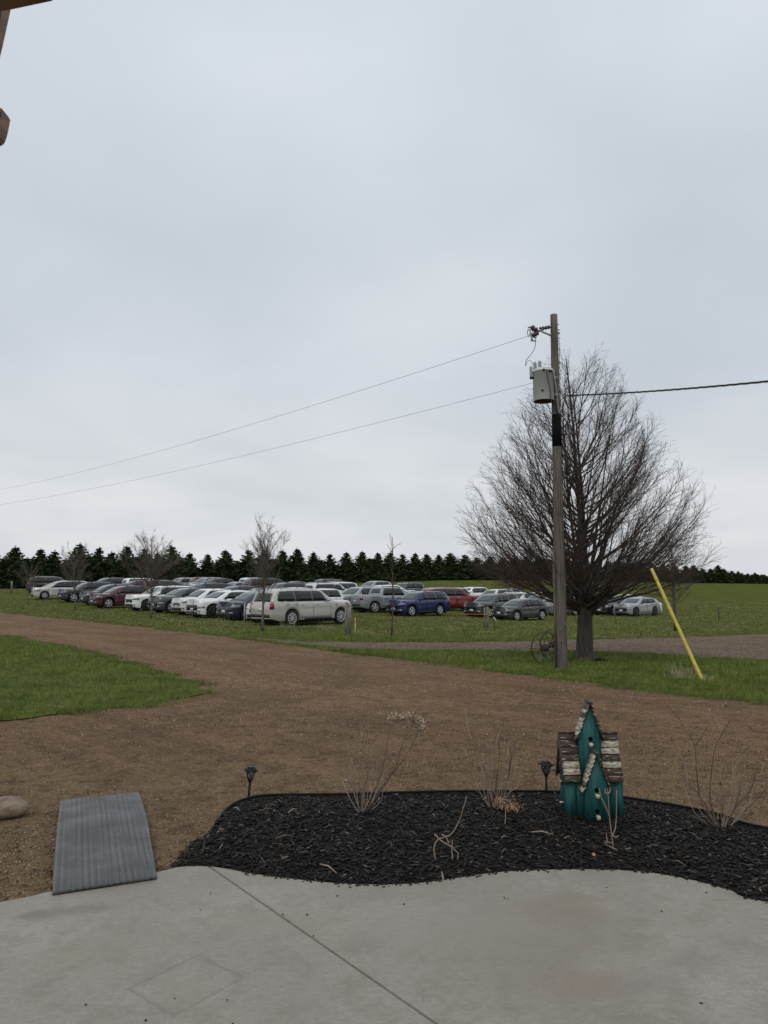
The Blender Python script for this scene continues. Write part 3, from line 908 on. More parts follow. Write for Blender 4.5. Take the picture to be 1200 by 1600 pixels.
M_FRINGE = blade_mat('fringe_blade', (0.11, 0.15, 0.03), (0.15, 0.18, 0.045), (0.22, 0.20, 0.08))
for i, (poly, n) in enumerate([(ROADP, 26000), (LAWNP, 22000), (LANEP, 26000)]):
    x, y = fringe(poly, n, 0.16, 90 + i)
    blades('edge_grass', x, y, r.uniform(0.02, 0.06, len(x)), 0.012 * np.clip(y / 15, 0.9, 2), M_FRINGE, 95 + i, 0.012)

# ---------------------------------------------------------------- branching plants
class Branches:
    def __init__(s): s.g = {}

    def add(s, pts, rad, k=5):
        s.g.setdefault((len(pts), k), []).append((pts, rad))

    def build(s, name, m, parent=None):
        Vs, Qs, off = [], [], 0
        for (n, k), L in s.g.items():
            P = np.array([[tuple(q) for q in a[0]] for a in L], float); r = np.array([a[1] for a in L], float)
            T = np.gradient(P, axis=1); T /= np.linalg.norm(T, axis=2)[..., None] + 1e-12
            ref = np.where(np.abs(T[:, :1, 2:3]) < 0.9, np.array([0, 0, 1.0]), np.array([1.0, 0, 0]))
            U = np.cross(T, np.broadcast_to(ref, T.shape)); U /= np.linalg.norm(U, axis=2)[..., None] + 1e-12
            Wv = np.cross(U, T)
            a = np.arange(k) * 2 * PI / k
            V = P[:, :, None] + r[:, :, None, None] * (np.cos(a)[:, None] * U[:, :, None] + np.sin(a)[:, None] * Wv[:, :, None])
            m_ = len(L); V = V.reshape(-1, 3)
            b = (np.arange(m_) * n * k)[:, None, None] + (np.arange(n - 1) * k)[None, :, None]
            j = np.arange(k)[None, None]; j2 = (j + 1) % k
            Q = np.stack([b + j, b + j2, b + k + j2, b + k + j], -1).reshape(-1, 4) + off
            Vs.append(V); Qs.append(Q); off += len(V)
        return mesh_np(name, np.concatenate(Vs), np.concatenate(Qs), m, parent, True)


def rv(r, s=1.0): return Vector((r.normal(0, s), r.normal(0, s), r.normal(0, s)))


def grow(r, p, d, L, r0, r1, n, curl=0.06, up=0.0, wander=0.08):
    pts = [p.copy()]; d = d.normalized(); st = L / (n - 1); drift = rv(r, curl)
    for i in range(n - 1):
        d = (d + drift * 0.5 + rv(r, wander) + Vector((0, 0, up))).normalized()
        p = p + d * st; pts.append(p.copy())
    return pts, [r0 + (r1 - r0) * (i / (n - 1)) ** 0.8 for i in range(n)]


def side_dir(r, d, ang):
    q = d.cross(rv(r)).normalized()
    return (d * math.cos(ang) + q * math.sin(ang)).normalized()


def at_frac(pts, f):
    x = f * (len(pts) - 1); i = min(int(x), len(pts) - 2); s = x - i
    return pts[i].lerp(pts[i + 1], s), (pts[i + 1] - pts[i]).normalized()


# ---- the big bare tree
def big_tree():
    r = np.random.default_rng(5)
    base = gat(914, 20.6); root = thing('bare_tree', 'large leafless tree with a broad cone-shaped crown beside the wooden utility pole', 'tree', base)
    H = 8.75
    # trunk
    mb = MB(); pr = [(0.36, -.05), (0.275, .07), (0.228, .28), (0.205, .8), (0.20, 1.2), (0.235, 1.45), (0.21, 1.75)]
    k = 20; V = []; q = []
    for i, (rad, z) in enumerate(pr):
        for j in range(k):
            a = j * 2 * PI / k; rr_ = rad * (1 + 0.05 * math.sin(3 * a + z) + 0.035 * math.sin(7 * a + 2 * z) + (0.12 * max(0, math.cos(4 * a)) if z < 0.05 else 0))
            V.append((rr_ * math.cos(a) + 0.02 * z, rr_ * math.sin(a), z))
    for i in range(len(pr) - 1):
        for j in range(k): q.append([i * k + j, i * k + (j + 1) % k, (i + 1) * k + (j + 1) % k, (i + 1) * k + j])
    mb.add(V, f4=q); mb.build('trunk', M_BARK, root, True)

    def env(z):   # crown radius at height z
        zs = [1.2, 1.7, 2.2, 2.75, 3.3, 4.2, 5.1, 6.0, 6.9, 7.7, 8.35, 8.75]; rs = [1.2, 2.2, 3.0, 3.5, 3.5, 3.15, 2.75, 2.3, 1.82, 1.3, .85, 0.3]
        return float(np.interp(z, zs, rs))

    def inside_env(p, slack=1.0):
        return math.hypot(p.x, p.y) < env(p.z) * slack and p.z < H

    tw = Branches()
    limbs = []
    # close upright leaders
    for (dx, dy, h0, L, rad, lean) in [(-0.02, 0, 1.5, 7.0, .110, (-0.005, 0.01)), (0.09, 0.04, 1.5, 6.3, .085, (0.03, 0.02)), (-0.10, -0.03, 1.5, 5.7, .07, (-0.05, -0.02)), (0.12, 0.0, 1.45, 4.6, .07, (0.11, 0.02))]:
        pts, rad_ = grow(r, Vector((dx, dy, h0)), Vector((lean[0], lean[1], 1)), L, rad, 0.010, 14, 0.006, 0.008, 0.016)
        limbs.append((pts, rad_, 0))
    nl = 185
    zz_ = np.linspace(2.3, 8.6, 300); wts = np.array([(env(z) + .55) * float(np.interp(z, [2.3, 3.0, 3.8], [.45, .6, 1])) for z in zz_]); cum = np.cumsum(wts) / wts.sum()
    for i in range(nl):
        zt = float(np.interp((i + .5) / nl, cum, zz_)); az = i * 2.39996 + r.uniform(-.25, .25)
        rt_ = env(zt) * r.uniform(.80, 1.03)
        elv = R(float(np.interp(zt, [2.3, 2.8, 3.6, 5, 7, 8.5], [14, 24, 36, 45, 54, 64])) + r.uniform(-7, 8))
        zo = zt - rt_ * math.tan(elv)
        zo = min(max(zo, 1.32 + .35 * r.uniform()), 7.4)
        if zo < 2.0: p0 = Vector((0.02 + 0.10 * math.cos(az), 0.10 * math.sin(az), zo))
        else:
            ld = limbs[int(r.integers(0, 3))][0]; fz = min(0.95, (zo - 1.5) / (ld[-1].z - 1.5)); p0, _ = at_frac(ld, fz)
        tgt = Vector((rt_ * math.cos(az), rt_ * math.sin(az), zt)); L = (tgt - p0).length
        # a shallow bow: outwards first, then rising to the tip
        bow = Vector((math.cos(az), math.sin(az), 0)) * L * .05 - Vector((0, 0, L * (.07 if zt > 2.8 else .03)))
        wob = rv(r, L * .012); n_ = 12; pts = []
        for k in range(n_):
            s = k / (n_ - 1); pts.append(p0.lerp(tgt, s) + bow * 4 * s * (1 - s) + wob * math.sin(PI * 2 * s) + rv(r, .012))
        r0 = 0.005 + 0.0080 * L
        limbs.append((pts, [r0 + (0.0038 - r0) * (k / (n_ - 1)) ** .8 for k in range(n_)], 1))
    # heavy low limbs reaching right and left, as in the photograph
    for P_, R_ in [([(0.10, -0.05, 1.25), (0.35, -0.1, 1.55), (0.62, -0.15, 1.72), (0.95, -0.2, 1.95), (1.35, -0.25, 2.3), (1.8, -0.3, 2.75), (2.25, -0.3, 3.2), (2.6, -0.3, 3.75)], [.115, .095, .08, .066, .05, .038, .026, .01]),
                   ([(-0.08, -0.05, 1.3), (-0.3, -0.1, 1.6), (-0.5, -0.15, 1.95), (-0.85, -0.2, 2.35), (-1.3, -0.2, 2.75), (-1.8, -0.25, 3.2), (-2.3, -0.3, 3.7)], [.10, .08, .062, .046, .034, .024, .01]),
                   ([(0.08, 0.02, 1.45), (0.3, 0.0, 2.0), (0.5, 0.0, 2.7), (0.75, 0, 3.5), (1.0, 0, 4.3), (1.2, 0, 5.0)], [.09, .07, .055, .04, .026, .01]),
                   ([(-0.08, 0.02, 1.45), (-0.26, 0.0, 2.1), (-0.5, 0.0, 2.9), (-0.7, 0, 3.6), (-0.95, 0, 4.4), (-1.2, 0, 5.2)], [.085, .065, .05, .036, .024, .01])]:
        limbs.append(([Vector(p) for p in P_], R_, 1))
    lims = sorted(limbs, key=lambda L: -L[1][0])
    for i, (pts, rad, lv) in enumerate(lims):
        if i < 48:
            mb = MB(); mb.tube(pts, rad, 8 if i < 14 else 6); mb.build('limb', M_BARK if i < 9 else M_TWIG, root, True)
        else: tw.add(pts, rad, 5)
    sec = []
    for pts, rad, lv in limbs:
        L = sum((pts[i + 1] - pts[i]).length for i in range(len(pts) - 1))
        n2 = int(L * (3.6 if lv else 4.4))
        for j in range(n2):
            f = (0.34 if lv else 0.30) + (0.64 if lv else 0.68) * (j + r.uniform(0, 1)) / n2
            p, d = at_frac(pts, min(f, 0.985)); dd = side_dir(r, d, R(r.uniform(22, 42))); dd.z += 0.10
            out = Vector((p.x, p.y, 0))
            if out.length > 0.05: dd += out.normalized() * (0.22 if lv else .5)
            l2 = 0.22 + r.uniform(0.35, 1.0) * min(L, 3.2) * 0.30 * (1.30 - f)
            while l2 > 0.15 and not inside_env(p + dd.normalized() * l2 * 1.15, 1.06): l2 *= 0.8
            q, qr = grow(r, p, dd, l2, 0.0035 + 0.0055 * l2, 0.0028, 6, 0.02, 0.02, 0.045)
            tw.add(q, qr, 4); sec.append((q, l2))
    for q, l2 in sec:
        n3 = int(2 + l2 * 6.4)
        for j in range(n3):
            f = 0.15 + 0.83 * (j + r.uniform(0, 1)) / n3
            p, d = at_frac(q, min(f, 0.98)); dd = side_dir(r, d, R(r.uniform(22, 45))); dd.z += 0.12
            l3 = (0.14 + r.uniform(0.2, 1) * 0.40) * (1.2 - 0.5 * f)
            t3, tr = grow(r, p, dd, l3, 0.0031, 0.0018, 4, 0.04, 0.03, 0.07); tw.add(t3, tr, 3)
            if l3 > 0.26:
                for m_ in range(int(l3 * 6)):
                    p4, d4 = at_frac(t3, r.uniform(0.25, 0.95)); d4 = side_dir(r, d4, R(r.uniform(25, 50))); d4.z += 0.1
                    t4, tr4 = grow(r, p4, d4, r.uniform(0.08, 0.22), 0.0024, 0.0015, 3, 0.05, 0.02, 0.08); tw.add(t4, tr4, 3)
    tw.build('crown', M_TWIG, root)
    # mulch ring round the foot
    n = 260; a = r.uniform(0, 2 * PI, n); d = r.uniform(0.22, 0.52, n) ** 1.0
    x, y = base.x + np.cos(a) * d * 1.25, base.y + np.sin(a) * d
    s = r.uniform(0.03, 0.10, n)
    tag(many('tree_mulch', x, y, terr(x, y) + .03, np.stack([s, s * .7, s * .8], -1), a, a * .3, a * .2, M_MULCH, 'oct', .4, 3), kind='stuff')


big_tree()


def small_tree(base, H, spread, label, seed, mtw, stem_r=0.045, clear=0.25, nl=22, el=(40, 70), dens=1.0, group=None, slim=False, tr=1.0):
    r = np.random.default_rng(seed); root = thing('young_tree', label, 'tree', base, 0, group)
    pts, rad = grow(r, Vector((0, 0, -0.05)), Vector((r.normal(0, .015), r.normal(0, .015), 1)), H * (0.97 if slim else 0.72), stem_r, 0.010 * tr, 10, 0.006, 0.01, 0.02)
    MB().tube(pts, rad, 8).build('trunk', mtw, root, True)
    tw = Branches()
    for i in range(nl):
        f = clear + (0.97 - clear) * (i + r.uniform(0, .8)) / nl
        p, _ = at_frac(pts, min(f, .98)); az = i * 2.4 + r.uniform(-.4, .4); e_ = R(r.uniform(*el))
        hfrac = p.z / H
        L = spread * (1.15 - 0.75 * hfrac if slim else 1.05) * r.uniform(0.75, 1.1)
        L = min(L, max(0.3, (H - p.z) / max(0.35, math.sin(e_)) * r.uniform(.85, 1.05)))
        d = Vector((math.cos(az) * math.cos(e_), math.sin(az) * math.cos(e_), math.sin(e_)))
        q, qr = grow(r, p, d, L, (0.008 + 0.008 * L) * tr, 0.0045 * tr, 8, 0.02, 0.03, 0.05)
        if i < 6: MB().tube(q, qr, 5).build('limb', mtw, root, True)
        else: tw.add(q, qr, 4)
        n2 = int(L * 6.5 * dens)
        for j in range(n2):
            p2, d2 = at_frac(q, r.uniform(.15, .97)); d2 = side_dir(r, d2, R(r.uniform(22, 42))); d2.z += .15
            l2 = r.uniform(.25, .8) * L * .45
            w, wr = grow(r, p2, d2, l2, 0.0065 * tr, 0.003 * tr, 5, 0.03, .02, .06); tw.add(w, wr, 3)
            for _ in range(int((2 + l2 * 7) * dens)):
                p3, d3 = at_frac(w, r.uniform(.2, .97)); d3 = side_dir(r, d3, R(r.uniform(22, 45))); d3.z += .1
                w3, wr3 = grow(r, p3, d3, r.uniform(.10, .32), 0.0036 * tr, 0.0022 * tr, 3, .04, .02, .06); tw.add(w3, wr3, 3)
    tw.build('crown', mtw, root)
    return root


def fit_h(base, v_top):
    """height that brings the tip to the given level"""
    u, v = project(base); lo, hi = 0.2, 15
    for _ in range(30):
        m = (lo + hi) / 2
        if project(base + Vector((0, 0, m)))[1] > v_top: lo = m
        else: hi = m
    return lo


b = gpt(410, 986); small_tree(b, fit_h(b, 806), 1.55, 'bare young tree with upswept twigs, standing in front of the large champagne SUV tail', 101, M_TWIGG, .075, .30, 34, (50, 74), 1.3, tr=.95)
b = gpt(236, 966); small_tree(b, fit_h(b, 838), 2.05, 'bare young tree with a wide fan of grey twigs before the white and black SUVs', 102, M_TWIGG, .078, .34, 36, (30, 66), 1.35, tr=1.05)
b = gpt(118, 953); small_tree(b, fit_h(b, 850), 1.7, 'thin bare young tree rising in front of the dark SUV next to the silver minivan', 103, M_TWIGG, .06, .34, 26, (35, 70), 1.2, tr=1.15)
b = gpt(43, 944); small_tree(b, fit_h(b, 878), 1.5, 'small bare young tree at the nose of the silver minivan', 104, M_TWIGG, .05, .36, 18, (35, 65), .9, tr=1.2)
b = gpt(612, 995); small_tree(b, fit_h(b, 832), 0.95, 'slender whip-like bare sapling standing before the blue SUV', 105, M_TWIG, .042, .40, 16, (28, 60), .55, slim=True, tr=1.1)
b = gpt(1056, 986); small_tree(b, fit_h(b, 792), 1.4, 'bare bushy tree in the meadow just behind the leaning yellow guard', 106, M_TWIG, .11, .26, 50, (8, 62), 1.15, tr=.85)

# ---------------------------------------------------------------- spruces
def spruce_meshes(seed, H=7.5, Rm=2.55):
    r = np.random.default_rng(seed); V, Fq = [], []
    nlev = 26
    for i in range(nlev):
        f = (i + r.uniform(-.3, .3)) / nlev; f = min(max(f, 0), .97); z = 0.35 + (H - 0.6) * f ** 0.95
        rad = Rm * (1 - f) ** 0.66 * r.uniform(0.86, 1.1) + 0.10
        nb = int(9 + 10 * (1 - f))
        for j in range(nb):
            az = r.uniform(0, 2 * PI); L = rad * r.uniform(0.70, 1.14); tilt = r.uniform(0.05, 0.5) + 0.35 * f; zj = z + r.uniform(-.12, .12)
            dirv = np.array([math.cos(az), math.sin(az), 0]); side = np.array([-math.sin(az), math.cos(az), 0])
            ns = max(2, int(L / 0.30))
            for k in range(ns):
                s0 = (k + 0.2) / ns; droop = -0.28 * s0 + tilt * s0 * s0
                c = dirv * L * s0 + np.array([0, 0, zj + L * droop])
                for w in range(3):
                    sg = r.uniform(-1, 1); ln = r.uniform(0.36, 0.66) * (1.1 - 0.45 * f); wd = r.uniform(0.12, 0.22) * (1.1 - .4 * f)
                    d = dirv * (0.8 - 0.3 * abs(sg)) + side * sg * 0.8 + np.array([0, 0, r.uniform(-0.45, 0.50)]); d /= np.linalg.norm(d)
                    n2 = np.cross(d, r.normal(0, 1, 3)); n2 /= np.linalg.norm(n2) + 1e-9
                    b0 = len(V)
                    V += [c - n2 * wd, c + n2 * wd, c + d * ln]
                    Fq.append([b0, b0 + 1, b0 + 2])
    for k in range(30):
        z = H - 0.02 - 0.035 * k; az = r.uniform(0, 6.3); b0 = len(V); l = 0.05 + 0.022 * k
        V += [np.array([0.03, 0, z - .06]), np.array([-.03, .0, z + .04]), np.array([math.cos(az) * l, math.sin(az) * l, z + .12])]; Fq.append([b0, b0 + 1, b0 + 2])
    # dense inner foliage that daylight does not pass
    k = 9; nz_ = 14; b0 = len(V)
    for i in range(nz_):
        f = i / (nz_ - 1); z = 0.3 + (H - .9) * f; rr_ = (Rm * (1 - f) ** .72) * .62
        for j in range(k):
            a = 2 * PI * (j + .5 * (i % 2)) / k; q_ = rr_ * r.uniform(.75, 1.2); V.append(np.array([q_ * math.cos(a), q_ * math.sin(a), z + r.uniform(-.1, .1)]))
    for i in range(nz_ - 1):
        for j in range(k):
            A0, A1, B0, B1 = b0 + i * k + j, b0 + i * k + (j + 1) % k, b0 + (i + 1) * k + j, b0 + (i + 1) * k + (j + 1) % k
            Fq += [[A0, A1, B1], [A0, B1, B0]]
    crown = mesh_np('spruce_crown', np.array(V), np.array(Fq), M_SPR, link=False)
    trunk = MB().tube([(0, 0, -.6), (0, 0, 1), (0, 0, H * .6), (0, 0, H - .1)], [.17, .15, .08, .015], 6).build('spruce_trunk', M_SPRT, link=False)
    return crown, trunk


SPR = [spruce_meshes(200 + i) for i in range(5)]
# the row as seen: column, top level, ground distance
row = [(22, 852, 136), (60, 858, 140), (83, 860, 142), (122, 849, 140), (152, 855, 143), (172, 862, 150), (196, 851, 145), (225, 857, 149), (245, 861, 152), (266, 851, 149), (295, 862, 154), (323, 865, 156),
       (353, 857, 154), (387, 858, 158), (411, 859, 160), (440, 859, 161), (465, 857, 163), (490, 861, 167), (515, 864, 169), (541, 861, 170), (566, 858, 172), (589, 862, 175), (611, 861, 178), (630, 866, 181),
       (650, 865, 184), (668, 865, 187), (686, 866, 190), (704, 864, 193), (727, 867, 199), (746, 868, 205), (766, 868, 211), (787, 869, 217), (806, 869, 223), (824, 870, 229), (842, 871, 236), (860, 872, 243),
       (878, 872, 250), (896, 873, 257), (914, 874, 263), (932, 875, 269), (950, 875, 275), (968, 876, 281), (986, 877, 287), (1003, 878, 293), (1020, 879, 299), (1037, 880, 304), (1054, 881, 309), (1072, 881, 313),
       (1084, 882, 317), (1098, 886, 321), (1110, 888, 324), (1121, 884, 327), (1131, 889, 330), (1142, 891, 333), (1152, 893, 336), (1161, 894, 339), (1170, 897, 342), (1180, 894, 345), (1190, 898, 348), (1199, 898, 350), (1212, 899, 352), (1228, 900, 354), (-14, 858, 134), (-40, 856, 132), (-68, 858, 130), (-95, 855, 128), (-122, 858, 126), (-150, 856, 124), (-178, 858, 122), (-206, 856, 120), (-234, 857, 118), (-262, 855, 116), (1246, 900, 356), (1264, 901, 358), (1282, 901, 360), (1300, 902, 362), (1320, 902, 364), (1340, 902, 366), (1360, 903, 368)]
rs = np.random.default_rng(9)
row = sorted(row)
MARKS = [(-300, 'at the far left edge'), (18, 'the grey wooden post at the far left'), (118, 'the thin young tree by the silver minivan'), (236, 'the fan-shaped bare tree'), (410, 'the young tree at the champagne SUV tail'),
         (612, 'the whip-like sapling'), (870, 'the utility pole'), (1055, 'the bushy bare tree behind the yellow guard')]
ORD = ['first', 'second', 'third', 'fourth', 'fifth', 'sixth', 'seventh', 'eighth', 'ninth', 'tenth', 'eleventh', 'twelfth', 'thirteenth', 'fourteenth', 'fifteenth', 'sixteenth', 'seventeenth', 'eighteenth', 'nineteenth', 'twentieth', 'twenty-first', 'twenty-second', 'twenty-third', 'twenty-fourth', 'twenty-fifth', 'twenty-sixth', 'twenty-seventh', 'twenty-eighth', 'twenty-ninth', 'thirtieth']


def spruce_label(u):
    mk = [m for m in MARKS if m[0] <= u][-1]
    k_ = sum(1 for q_ in row if mk[0] <= q_[0] < u)
    if mk[0] < 0: return 'dark spruce of the tree line cut by the left edge, %s one' % ORD[k_]
    return '%s dark spruce to the right of %s' % (ORD[k_], mk[1])


for i, (u, v, Y) in enumerate(row):
    v += float(rs.uniform(-2, 2)) if u != 22 else 0; b = gat(u + float(rs.uniform(-2, 2)), Y); h = fit_h(b, v); s = h / 7.5
    wsc = s * rs.uniform(1.15, 1.5) * (1.35 if u > 700 else 1.0)
    lab = spruce_label(u)
    o = thing('spruce_tree', lab or 'dark green spruce in the long tree line behind the parked cars', 'tree', b, float(rs.uniform(0, 6.28)), 'spruces in the tree line')
    o.scale = (wsc, wsc, s)
    c_, t_ = SPR[i % 5]
    put('crown', c_, o); put('trunk', t_, o)
# a second rank closes the gaps low down
row2 = [(u + (row[min(i + 1, len(row) - 1)][0] - u) * 0.5, v + 13 + 5 * ((i * 7) % 3), Y + 5) for i, (u, v, Y) in enumerate(row) if -280 < u]
for i, (u, v, Y) in enumerate(row2):
    b = gat(u, Y); v = min(v, 905 - 8); h = max(2.5, fit_h(b, v)); s = h / 7.5
    o = thing('spruce_tree', 'shorter dark spruce filling a gap at the back of the tree line', 'tree', b, float(rs.uniform(0, 6.28)), 'spruces behind the tree line')
    o.scale = (s * 1.9, s * 2.1, s)
    c_, t_ = SPR[(i + 2) % 5]; put('crown', c_, o); put('trunk', t_, o)

# ---------------------------------------------------------------- cars
def paint(name, col, metal=0.0, rough=0.28):
    m, n, l, b = new_mat('paint_' + name)
    b.inputs['Base Color'].default_value = (*col, 1); b.inputs['Roughness'].default_value = rough
    b.inputs['Metallic'].default_value = metal; b.inputs['Coat Weight'].default_value = 0.6; b.inputs['Coat Roughness'].default_value = 0.06
    return m


PA = dict(champagne=paint('champagne', (0.47, 0.455, 0.42), .3), silver=paint('silver', (0.50, 0.49, 0.46), .3), white=paint('white', (0.76, 0.77, 0.77)), cream=paint('cream', (0.66, 0.64, 0.58)),
          black=paint('black', (0.012, 0.013, 0.016)), charcoal=paint('charcoal', (0.045, 0.05, 0.055), .3), darkgrey=paint('darkgrey', (0.075, 0.082, 0.088), .35), greygreen=paint('greygreen', (0.13, 0.15, 0.145), .3),
          maroon=paint('maroon', (0.075, 0.010, 0.018), .15), red=paint('red', (0.17, 0.010, 0.014), .15), navy=paint('navy', (0.016, 0.022, 0.045), .2), blue=paint('blue', (0.010, 0.018, 0.098), .25),
          steel=paint('steel', (0.27, 0.30, 0.32), .35), lightgrey=paint('lightgrey', (0.33, 0.345, 0.355), .35), plum=paint('plum', (0.05, 0.018, 0.028), .2), brown=paint('brown', (0.055, 0.042, 0.038), .3), offwhite=paint('offwhite', (0.58, 0.60, 0.61), .1))
M_GLASS = mat('car_glass', (0.010, 0.013, 0.014), 0.06, spec=0.6)
M_WSH = mat('windscreen', (0.045, 0.062, 0.060), 0.05, spec=0.45)
M_TYRE = mat('tyre', (0.014, 0.014, 0.014), 0.85)
M_RIM = mat('alloy_rim', (0.50, 0.51, 0.52), 0.35, metal=0.5)
M_RIMB = mat('black_rim', (0.02, 0.02, 0.022), 0.3)
M_TRIM = mat('black_trim', (0.018, 0.018, 0.02), 0.55)
M_GRILLE = mat('grille_black', (0.010, 0.010, 0.011), 0.4)
M_CHROME = mat('chrome', (0.55, 0.56, 0.57), 0.18, metal=0.9)
M_LAMP = mat('headlamp', (0.36, 0.38, 0.39), 0.10, coat=1.0, nscale=14, col2=(0.10, 0.11, 0.12))
M_TAIL = mat('tail_lamp', (0.22, 0.010, 0.014), 0.2, coat=1.0)
M_PLATE = mat('licence_plate', (0.55, 0.57, 0.58), 0.5)
M_UNDER = mat('underbody', (0.008, 0.008, 0.008), 0.95)

WPLAN = [(0, .70), (.05, .78), (.14, .86), (.35, .93), (.7, .975), (1.1, 1.0)]


class Car:
    def __init__(s, L, W, H, Rw, fx, rx, belt, roof, clr=0.20, nosez=None, tumb=0.30, clad=False, rim='alloy', lampz=(.72, .86), lampy=(.50, .92), grille=(.45, .62, .82), win=None, tail=(.95, 1.25), tailw=(.78, .93),
                 rails=True, bed=None, spokes=5, bar=False, chrome=False, mono=False):
        s.__dict__.update(locals()); s.hw = W / 2
        s.make()

    def w(s, x):
        xs = [a for a, b in WPLAN]; ws = [b for a, b in WPLAN]
        f = np.interp(x, xs, ws); b = np.interp(s.L - x, [0, .04, .14, .4, .9], [.80, .87, .93, .975, 1.0])
        return float(min(f, b)) * s.hw

    def zb(s, x):
        z = s.clr + (0.10 * max(0, 1 - x / 0.25)) + (0.14 * max(0, 1 - (s.L - x) / 0.5))
        for xc in (s.fx, s.rx):
            rr_ = s.Rw + 0.085
            if abs(x - xc) < rr_: z = max(z, s.Rw + math.sqrt(rr_ ** 2 - (x - xc) ** 2))
        return z

    def zbelt(s, x): return float(np.interp(x, [a for a, b in s.belt], [b for a, b in s.belt]))

    def ztop(s, x): return max(s.zbelt(x) + 0.04, float(np.interp(x, [a for a, b in s.roof], [b for a, b in s.roof])))

    def sec(s, x):
        w, zb, zt, ze = s.w(x), s.zb(x), s.ztop(x), s.zbelt(x)
        zb = min(zb, ze - 0.08)
        h = zt - ze; hh = max(h - 0.07, 0.0)
        wt = w - 0.065 - s.tumb * hh
        # shoulder crease catches the light between arch and belt
        return [(0, zb), (w - .14, zb), (w - .03, zb + .02), (w - .004, zb + .09 if ze - zb > .3 else zb + .03), (w, zb + .38 * (ze - zb)), (w - .012, zb + .68 * (ze - zb)), (w - .004, ze - min(.12, .3 * (ze - zb))), (w - .03, ze - .02), (w - .06, ze),
                (wt, ze + hh), (wt - .035, ze + hh + min(.04, (h - hh) * .6)), (wt - .12, zt - .006), (wt * .5, zt + .012), (0, zt + .02)]

    def X(s, x): return s.L / 2 - x

    def side(s, x, z, sg):
        """a point on the glasshouse or body side, height z"""
        S = s.sec(x); zs = [p[1] for p in S[2:11]]; ys = [p[0] for p in S[2:11]]
        return np.array([s.X(x), sg * float(np.interp(z, zs, ys)), z])

    def front(s, y, z):
        inv = np.interp(abs(y) / s.hw, [b for a, b in WPLAN], [a for a, b in WPLAN])
        zz = [b for a, b in s.belt[:4]]; xx = [a for a, b in s.belt[:4]]
        return np.array([s.X(max(inv if abs(y) / s.hw > WPLAN[0][1] else 0, float(np.interp(z, zz, xx)) if z > zz[0] else 0)), y, z])

    def rear(s, y, z):
        inv = np.interp(abs(y) / s.hw, [.80, .87, .93, .975, 1.0], [0, .04, .14, .4, .9]) if abs(y) / s.hw > .8 else 0
        pr = [p for p in s.roof if p[0] > s.L * .6][::-1]
        zz = [p[1] for p in pr]; xx = [s.L - p[0] for p in pr]
        return np.array([s.X(s.L - max(inv, float(np.interp(z, zz, xx)) if z > zz[0] else 0)), y, z])

    def top(s, x, t):
        S = s.sec(x)[11:]; d = abs(t)
        ys = [S[2][0], S[1][0], S[0][0]]; zs = [S[2][1], S[1][1], S[0][1]]
        y = d * ys[2]
        return np.array([s.X(x), math.copysign(y, t), float(np.interp(y, ys, zs))])

    def slab(s, mb, fn, nu, nv, off, depth=0.02):
        """patch of surface set proud by off, with its edges closed"""
        P = np.array([[fn(i / nu, j / nv) for j in range(nv + 1)] for i in range(nu + 1)])
        du = np.gradient(P, axis=0); dv = np.gradient(P, axis=1); n = np.cross(du, dv); n /= np.linalg.norm(n, axis=2)[..., None] + 1e-9
        c = np.array([0, 0, 0.75]); s0 = np.sign(((P - c) * n).sum())
        n = n * (s0 if s0 else 1)
        A = (P + n * off).reshape(-1, 3); B = (P - n * depth).reshape(-1, 3); m_ = nv + 1
        q = [[i * m_ + j, i * m_ + j + 1, (i + 1) * m_ + j + 1, (i + 1) * m_ + j] for i in range(nu) for j in range(nv)]
        K = len(A)
        ring = [i * m_ for i in range(nu + 1)] + [nu * m_ + j for j in range(1, nv + 1)] + [i * m_ + nv for i in range(nu - 1, -1, -1)] + [j for j in range(nv - 1, 0, -1)]
        q += [[ring[i], ring[(i + 1) % len(ring)], ring[(i + 1) % len(ring)] + K, ring[i] + K] for i in range(len(ring))]
        mb.add(np.concatenate([A, B]), f4=q)
        return mb

    def make(s):
        s.parts = []   # (name, mesh, role)
        xs = set([0, .02, .05, .09, .14, .22, .35, s.L, s.L - .02, s.L - .05, s.L - .09, s.L - .14, s.L - .25, s.L - .4])
        for xc in (s.fx, s.rx):
            rr_ = s.Rw + .085
            for k in range(13): xs.add(xc - rr_ * math.cos(PI * k / 12))
            xs.add(xc - rr_ - .004); xs.add(xc + rr_ + .004)
        for a, b in s.belt + s.roof:
            if 0 <= a <= s.L: xs.add(a)
        for x in np.arange(.5, s.L - .3, .18): xs.add(float(x))
        xs = sorted(xs); xs = [x for i, x in enumerate(xs) if i == 0 or x - xs[i - 1] > .003]
        n = len(s.sec(1)); V = []; q = []
        for x in xs:
            S = s.sec(x); V += [(s.X(x), y, z) for y, z in S] + [(s.X(x), -y, z) for y, z in S[-2:0:-1]]
        k = 2 * n - 2
        for i in range(len(xs) - 1):
            for j in range(k): q.append([i * k + j, (i + 1) * k + j, (i + 1) * k + (j + 1) % k, i * k + (j + 1) % k])
        mb = MB(); f3 = []
        for e_, base_ in ((0, 0), (1, (len(xs) - 1) * k)):
            S = s.sec(xs[0 if e_ == 0 else -1]); cz = sum(z for y, z in S) / n; V.append((s.X(xs[0 if e_ == 0 else -1]), 0, cz)); ci = len(V) - 1
            for j in range(k): f3.append([ci, base_ + j, base_ + (j + 1) % k] if e_ == 0 else [ci, base_ + (j + 1) % k, base_ + j])
        mb.add(V, f3=f3, f4=q); me = mb.build('car_body', PA['white'], sm=True, link=False)
        try:
            me.set_sharp_from_angle(angle=R(38))
        except Exception: pass
        s.parts.append(('body', me, 'paint'))
